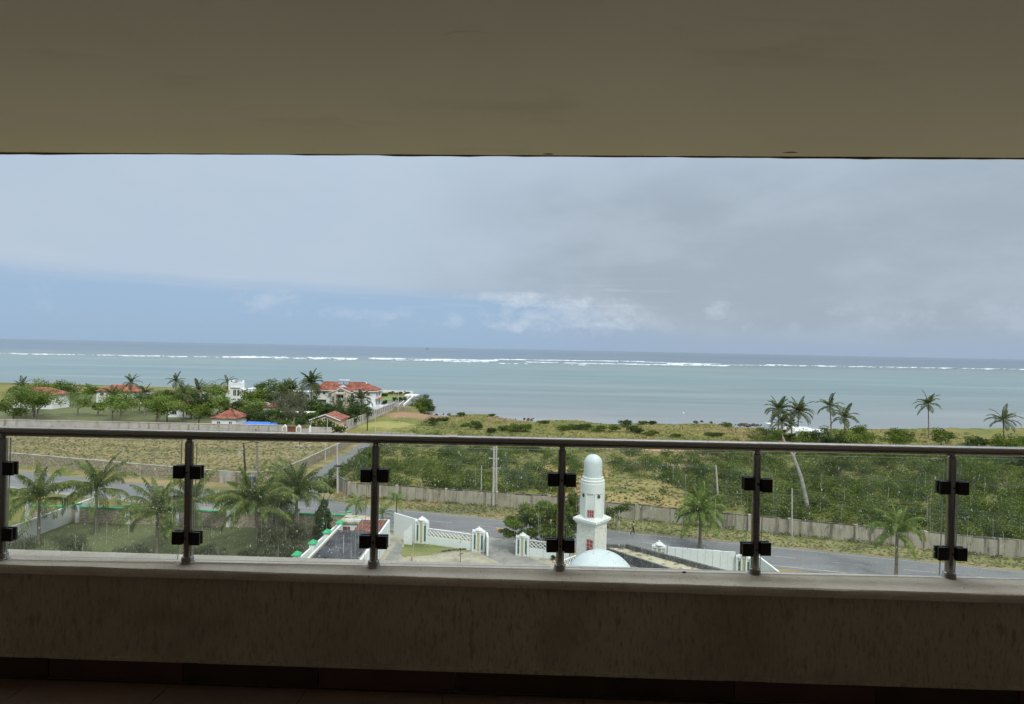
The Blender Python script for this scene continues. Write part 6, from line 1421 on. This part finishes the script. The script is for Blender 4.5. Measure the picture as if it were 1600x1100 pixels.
# single bushes on the open land that can be picked out
pick = [(676, 661, 3.0, 2.2, 'leaf_dark', 'dark round bush at the left of the open land beyond the rail'), (694, 656, 2.0, 1.0, 'leaf_dark', 'low dark bush right of the round bush near the bare earth'), (720, 650, 2.2, 1.3, 'leaf_bush', 'small bush on the skyline of the shore left'), (742, 661, 2.0, 1.1, 'leaf_bush', 'small green bush in the grass before the shore'),
 (745, 668, 2.3, 1.5, 'leaf_dark', 'small dark bush just above the handrail'), (768, 647.5, 1.6, .7, 'leaf_bush', 'tiny bush on the grassy hump at the shore'), (727, 664, 1.9, 1.0, 'leaf_bush', 'green bush left of the small dark bush'), (785, 671, 2.8, 1.2, 'leaf_bush', 'low bush left of the big round bush'), (766, 674, 2.0, 1.1, 'leaf_dark', 'low dark bush behind the handrail coupling'),
 (806, 672, 3.0, 2.0, 'leaf_bush', 'big round green bush above the handrail, left half'), (820, 673, 3.2, 1.8, 'leaf_bush', 'big round green bush above the handrail, right half'), (848, 659, 2.6, .8, 'leaf_bush', 'low green scrub along the shore middle'), (880, 669, 3.2, 1.2, 'leaf_bush', 'wide low bush right of the big round bush'),
 (899, 668, 3.2, 1.5, 'leaf_dark', 'dark bush above the rail near the middle post'), (915, 671, 2.6, 1.8, 'leaf_dark', 'dark bush just above the rail right of the middle post'), (935, 672, 3.2, 1.5, 'leaf_bush', 'spreading bush left of the tall shore bush'), (957, 674, 2.6, 1.6, 'leaf_bush', 'olive bush beside the tall shore bush'), (976, 664, 3.2, 2.0, 'leaf_dark', 'tall dark bush group against the lagoon'), (987, 672, 3.2, 1.6, 'leaf_dark', 'dark bush right of the tall bush group'), (997, 675, 2.0, 1.4, 'leaf_dark', 'small dark bush at the right of the bush group'),
 (1004, 661, 2.2, 1.0, 'leaf_bush', 'low bush on the shoreline right of the tall bushes'), (1020, 662, 1.7, .9, 'leaf_dark', 'tiny bush on the shoreline right'), (1015, 679, 3.0, 1.2, 'leaf_scrub', 'low olive scrub just above the rail right of centre'), (1055, 682, 2.4, .9, 'leaf_bush', 'low bush above the rail before the grassy slope'), (1116, 679, 3.2, .8, 'leaf_dark', 'long low dark bush on the grassy slope'), (1133, 664, 2.6, 1.2, 'leaf_bush', 'bush on the skyline left of the black rocks'),
 (1197, 676, 3.8, 2.2, 'leaf_olive', 'olive bush left of the right-hand palms'), (1212, 684, 4.6, 2.6, 'leaf_olive', 'large olive bush below the right-hand palms'), (1193, 689, 4.0, 2.0, 'leaf_bush', 'green bush above the rail at the right'), (1232, 686, 3.0, 2.2, 'leaf_dark', 'dark bush above the rail beside the right-hand house')]
for k, (px, py, rx, rzz, leaf, lbl) in enumerate(pick):
    b = G(px, py + 2.2); add_tree('shore_bush', lbl, 'bush', b.x, b.y, [(0, 0, rzz * .45, rx, rx, rzz * .7), (rx * .4, .3, rzz * .6, rx * .55, rx * .55, rzz * .55)], 900 if rx < 3 else 1500, .34, leaf, trunk=.06, seed=300 + k, sub=8)
# the thicket that covers the land behind the long wall
def inpoly(x, y, P):
    r_ = False; j = len(P) - 1
    for i in range(len(P)):
        if (P[i][1] > y) != (P[j][1] > y) and x < (P[j][0] - P[i][0]) * (y - P[i][1]) / (P[j][1] - P[i][1]) + P[i][0]: r_ = not r_
        j = i
    return r_
dense = [[(590, 700), (640, 698), (760, 697), (880, 706), (905, 725), (900, 770), (800, 772), (700, 765), (590, 758), (540, 750), (548, 728), (580, 712)],
         [(1010, 708), (1120, 700), (1260, 700), (1620, 710), (1620, 850), (1250, 815), (1180, 806), (1140, 800), (1080, 770), (1040, 745), (1000, 730)],
         [(940, 712), (1010, 712), (1060, 760), (960, 740)], [(520, 735), (548, 738), (560, 750), (530, 750)], [(905, 690), (1000, 700), (990, 712), (900, 706)], [(600, 672), (680, 678), (770, 690), (770, 700), (600, 700)]]
dens = [1.0, 1.0, .9, 1.0, .45, .3]
def thicket(name, leaf, seed, count, thr, rmax, hmax, size, per, other=.06):
    rg = np.random.default_rng(seed); rr = random.Random(seed); bl = []; tries = 0
    while len(bl) < count and tries < 60000:
        tries += 1; px = rr.uniform(515, 1620); py = rr.uniform(674, 850)
        p = G(px, py); 
        if rr.random() > (90.0 / p.y) ** -1.2 * .6: continue
        k = next((i for i, P in enumerate(dense) if inpoly(px, py, P)), None)
        nv = mnoise.noise((p.x * .09, p.y * .07, seed)) + .4 * mnoise.noise((p.x * .3, p.y * .25, seed + 3))
        d = dens[k] if k is not None else other
        if rr.random() > d or nv < thr + (0 if k in (0, 1) else .12): continue
        wy = np.interp(p.x, [q[0] for q in wr], [q[1] for q in wr])
        if p.y < wy + 1.2 or p.x < -31: continue
        r0 = rr.uniform(.6, rmax) * (.6 if k is None else 1); h0 = rr.uniform(.35, hmax) * (.55 if k is None else 1)
        bl.append((p.x, p.y, gz(p.x, p.y) + h0 * .35, r0, r0, h0))
    Vv, F = leafcloud(rg, bl, count * per, size, .55, fill=.35)
    tag(link_mesh(name, quads_mesh(name, Vv, F, M[leaf])), kind='stuff')
thicket('scrub_thicket', 'leaf_scrub', 1, 640, -.15, 2.6, 1.7, .34, 190)
thicket('scrub_thicket', 'leaf_olive', 2, 420, -.05, 2.3, 1.9, .30, 190)
thicket('scrub_thicket', 'leaf_dark', 3, 190, .08, 2.2, 2.2, .32, 220)
thicket('scrub_thicket', 'leaf_bush', 4, 260, .0, 2.1, 2.0, .32, 190)
thicket('low_ground_cover', 'leaf_scrub', 6, 700, -.3, 2.0, .30, .24, 70, .5)
thicket('low_ground_cover', 'leaf_olive', 8, 300, .05, 1.5, .42, .24, 70, .45)
# creepers over the side-road wall and along the foot of the long wall
bl = []; r_ = random.Random(77)
for i in range(60): bl.append((-31.8 + r_.uniform(-.9, 1.4), r_.uniform(102, 143), r_.uniform(.8, 1.9), r_.uniform(.6, 1.4), r_.uniform(.6, 1.5), r_.uniform(.4, .9)))
Vv, F = leafcloud(np.random.default_rng(9), bl, 9000, .28, .6); tag(link_mesh('wall_creeper', quads_mesh('wall_creeper', Vv, F, M['leaf_bush'])), kind='stuff')
bl = []
for i in range(150):
    x = r_.uniform(-26, 100); y = np.interp(x, [q[0] for q in wr], [q[1] for q in wr]); s_ = r_.choice((-1, -1, 1))
    bl.append((x, y + s_ * r_.uniform(.3, .9), .2 if s_ < 0 else 1.3, r_.uniform(.4, 1.6), .5, r_.uniform(.15, .45) if s_ < 0 else r_.uniform(.6, 1.2)))
Vv, F = leafcloud(np.random.default_rng(10), bl, 9000, .2, .6); tag(link_mesh('wall_foot_weeds', quads_mesh('wall_foot_weeds', Vv, F, M['leaf_bush'])), kind='stuff')
# grass tufts
def tufts(name, pts, size, m, seed, blades=3):
    rg = np.random.default_rng(seed); P = np.repeat(np.array(pts), blades, 0); n = len(P); a = rg.uniform(0, 2 * math.pi, n)
    h = size * rg.uniform(.6, 1.5, n); z = rg.uniform(.02, .10, n); tl = rg.normal(0, .30, n) * h; dx = np.cos(a) * h; dy = np.sin(a) * h; k = rg.uniform(.3, .6, n)
    V_ = np.stack([P + np.stack([-dx, -dy, z - .02], -1), P + np.stack([-dy * k, dx * k, z + np.abs(tl) * .5], -1), P + np.stack([dx, dy, z + np.abs(tl)], -1), P + np.stack([dy * k, -dx * k, z], -1)], 1).reshape(-1, 3)
    tag(link_mesh(name, quads_mesh(name, V_, np.arange(4 * n).reshape(-1, 4), m)), kind='stuff')
g3 = np.random.default_rng(21)
X_ = g3.uniform(-30, 150, 26000); Y_ = g3.uniform(82, 215, 26000); keep = (Y_ > np.interp(X_, [q[0] for q in wr], [q[1] for q in wr]) + .6) & (Y_ < np.interp(X_, CX, CY) - 1.5) & (np.abs(X_) < Y_ * .93)
X_, Y_ = X_[keep], Y_[keep]; tufts('grass_tufts', np.stack([X_, Y_, height(X_, Y_)], -1), .27, M['land_tuft'], 2)
X_ = g3.uniform(-140, -43, 8000); Y_ = g3.uniform(104, 157, 8000); k_ = Y_ > 103 - (X_ + 42) * .25; X_, Y_ = X_[k_], Y_[k_]; tufts('field_grass_tufts', np.stack([X_, Y_, 0 * X_ + .03], -1), .24, M['field_tuft'], 3)
X_ = g3.uniform(-60, 90, 5000); off = g3.uniform(W2 + .5, W2 + 7, 5000); Y_ = 82.4 + (X_ + 10.5) * rt.y / rt.x + off / abs(rt.x)
k_ = (X_ > -29) & (Y_ < np.interp(X_, [q[0] for q in wr], [q[1] for q in wr]) - .3); X_, Y_ = X_[k_], Y_[k_]; tufts('verge_grass_tufts', np.stack([X_, Y_, 0 * X_ + .02], -1), .15, M['verge_tuft'], 4)

for k, (px, py, rx, rz_, lf) in enumerate([(1262, 688, 3.6, 3.6, 'leaf_olive'), (1284, 690, 4.4, 4.2, 'leaf_dark'), (1306, 690, 3.8, 3.2, 'leaf_bush')]):
    p = AT(px, py, 146); add_tree('shade_tree', ['olive shade tree at the left before the flat-roofed house', 'dark shade tree in the middle before the flat-roofed house', 'green shade tree at the right before the flat-roofed house'][k], 'tree', p.x, 146, [(0, 0, rz_ * .95, rx, rx * .8, rz_ * .8), (rx * .4, 0, rz_ * .6, rx * .7, rx * .6, rz_ * .6)], 2200, .4, lf, trunk=.18, seed=720 + k, sub=10)
# what stands beyond both sides of the picture's sharp part
r_ = random.Random(31)
for k in range(44):
    D = r_.uniform(168, 240); px = r_.uniform(-20, 345); p = AT(px, 640, D); rx = r_.uniform(3, 6); rzz = rx * r_.uniform(.6, .8); z = rzz + r_.uniform(.5, 2.5)
    add_tree('garden_tree', 'leafy garden tree beyond the left edge of the photograph', 'tree', p.x, D, [(0, 0, z, rx, rx * .9, rzz), (rx * .4, 0, z - .5, rx * .6, rx * .6, rzz * .7)], 1500, .5, r_.choice(['leaf_bush', 'leaf_dark', 'leaf_olive', 'leaf_lime']), trunk=.2, seed=400 + k, z=0, sub=9, group='garden trees at the far left')
for k in range(7):
    D = r_.uniform(175, 225); px = r_.uniform(10, 335); p = AT(px, 640, D); palm('palm among the gardens beyond the left edge', p.x, D, r_.uniform(6, 10), 'far', 15, sc=1.0, tr=.18, seed=500 + k, z=0, lo=0, hi=5.4, group='palms at the far left')
for k, (px, D, W_) in enumerate(((20, 205, 14), (150, 225, 16), (262, 190, 11))):
    p = AT(px, 640, D); gable_house('garden_house', ['white tiled house farthest left among the gardens', 'wide white tiled house left of the tower house', 'white tiled house nearest the tiled roof at the left'][k], p.x, D, W_, 8, 5.2 if k != 2 else 3.2, 0, rise=2.4, ridge='x', wins=((1.5, 3, 3.4 if k != 2 else 1, 4.6 if k != 2 else 2.3, 0, 2), (6, 7.5, 3.4 if k != 2 else 1, 4.6 if k != 2 else 2.3, 0, 2), (9, 10.2, 1.0, 2.4, 0, 2)))
for k, (px, py) in enumerate(((60, 850), (150, 830), (245, 868), (300, 838))):
    b = G(px, py); palm('coconut palm in the garden beyond the left edge', b.x, b.y, r_.uniform(4, 5.5), 'near', 20, sc=1.05, tr=.18, seed=520 + k, lo=0, hi=5.6, group='garden palms beyond the left edge', wind=.3)
for k, (px, py, w, h) in enumerate(((100, 880, 3, 3), (200, 890, 3, 2.6), (320, 884, 2.6, 2.4), (20, 880, 3, 3.2))):
    b = G(px, py); add_tree('casuarina', 'feathery casuarina in the garden beyond the left edge', 'tree', b.x, b.y, [(0, 0, h * .5, w, w * .8, h * .5), (w * .4, 0, h * .7, w * .5, w * .4, h * .35)], 3000, .34, 'leaf_grey', trunk=.09, seed=540 + k, z=0, mode='droop', aspect=.16, sub=9, group='casuarinas beyond the left edge')
for k, (px, D) in enumerate(((1300, 176), (1322, 150), (1452, 178), (1570, 158))):
    p = AT(px, 640, D); palm('coconut palm beyond the right edge by the shore', p.x, D, r_.uniform(8, 11), 'far', 18, sc=1.1, tr=.17, seed=560 + k, z=0, lo=0, hi=5.4, group='palms beyond the right edge', lean=(r_.uniform(-1, 1), 0))
for k in range(14):
    D = r_.uniform(100, 165); px = r_.uniform(1290, 1620); p = AT(px, 640, D); rx = r_.uniform(2.5, 4.5)
    add_tree('scrub_tree', 'bushy tree beyond the right edge of the photograph', 'tree', p.x, D, [(0, 0, rx * .8, rx, rx, rx * .7)], 1500, .4, r_.choice(['leaf_bush', 'leaf_dark', 'leaf_olive']), trunk=.15, seed=600 + k, sub=9, group='bushy trees beyond the right edge')
b = G(1400, 905); palm('bright palm beyond the right edge near the road', b.x, b.y, 5.2, 'royal', 20, sc=1.0, tr=.18, seed=77, lo=0, hi=5.6)
tag(MB().wall((-60, 84), (-60, 20), 0, 2.3, .25).build('white_wall', M['white_clean']), 'white garden wall closing the compound beyond the left edge', 'wall')

# each thing beyond the sharp part of the picture gets its place in its row
ORD = ['leftmost', 'second from the left', 'third from the left', 'fourth from the left', 'fifth from the left', 'sixth from the left', 'seventh from the left', 'eighth from the left', 'ninth from the left', 'tenth from the left', 'eleventh from the left', 'twelfth from the left', 'thirteenth from the left', 'fourteenth from the left', 'fifteenth from the left', 'sixteenth from the left', 'seventeenth from the left', 'eighteenth from the left', 'nineteenth from the left', 'twentieth from the left', 'twenty-first from the left', 'twenty-second from the left']
for grp in ('garden trees at the far left', 'palms beyond the right edge', 'bushy trees beyond the right edge', 'palms at the far left', 'garden palms beyond the left edge', 'casuarinas beyond the left edge'):
    mem = sorted([o for o in bpy.data.objects if o.get('group') == grp], key=lambda o: o.location.x / o.location.y); n = len(mem)
    for i, o in enumerate(mem):
        o['label'] = o['label'] + ', ' + (ORD[i] if i < (n + 1) // 2 else ORD[n - 1 - i].replace('left', 'right'))
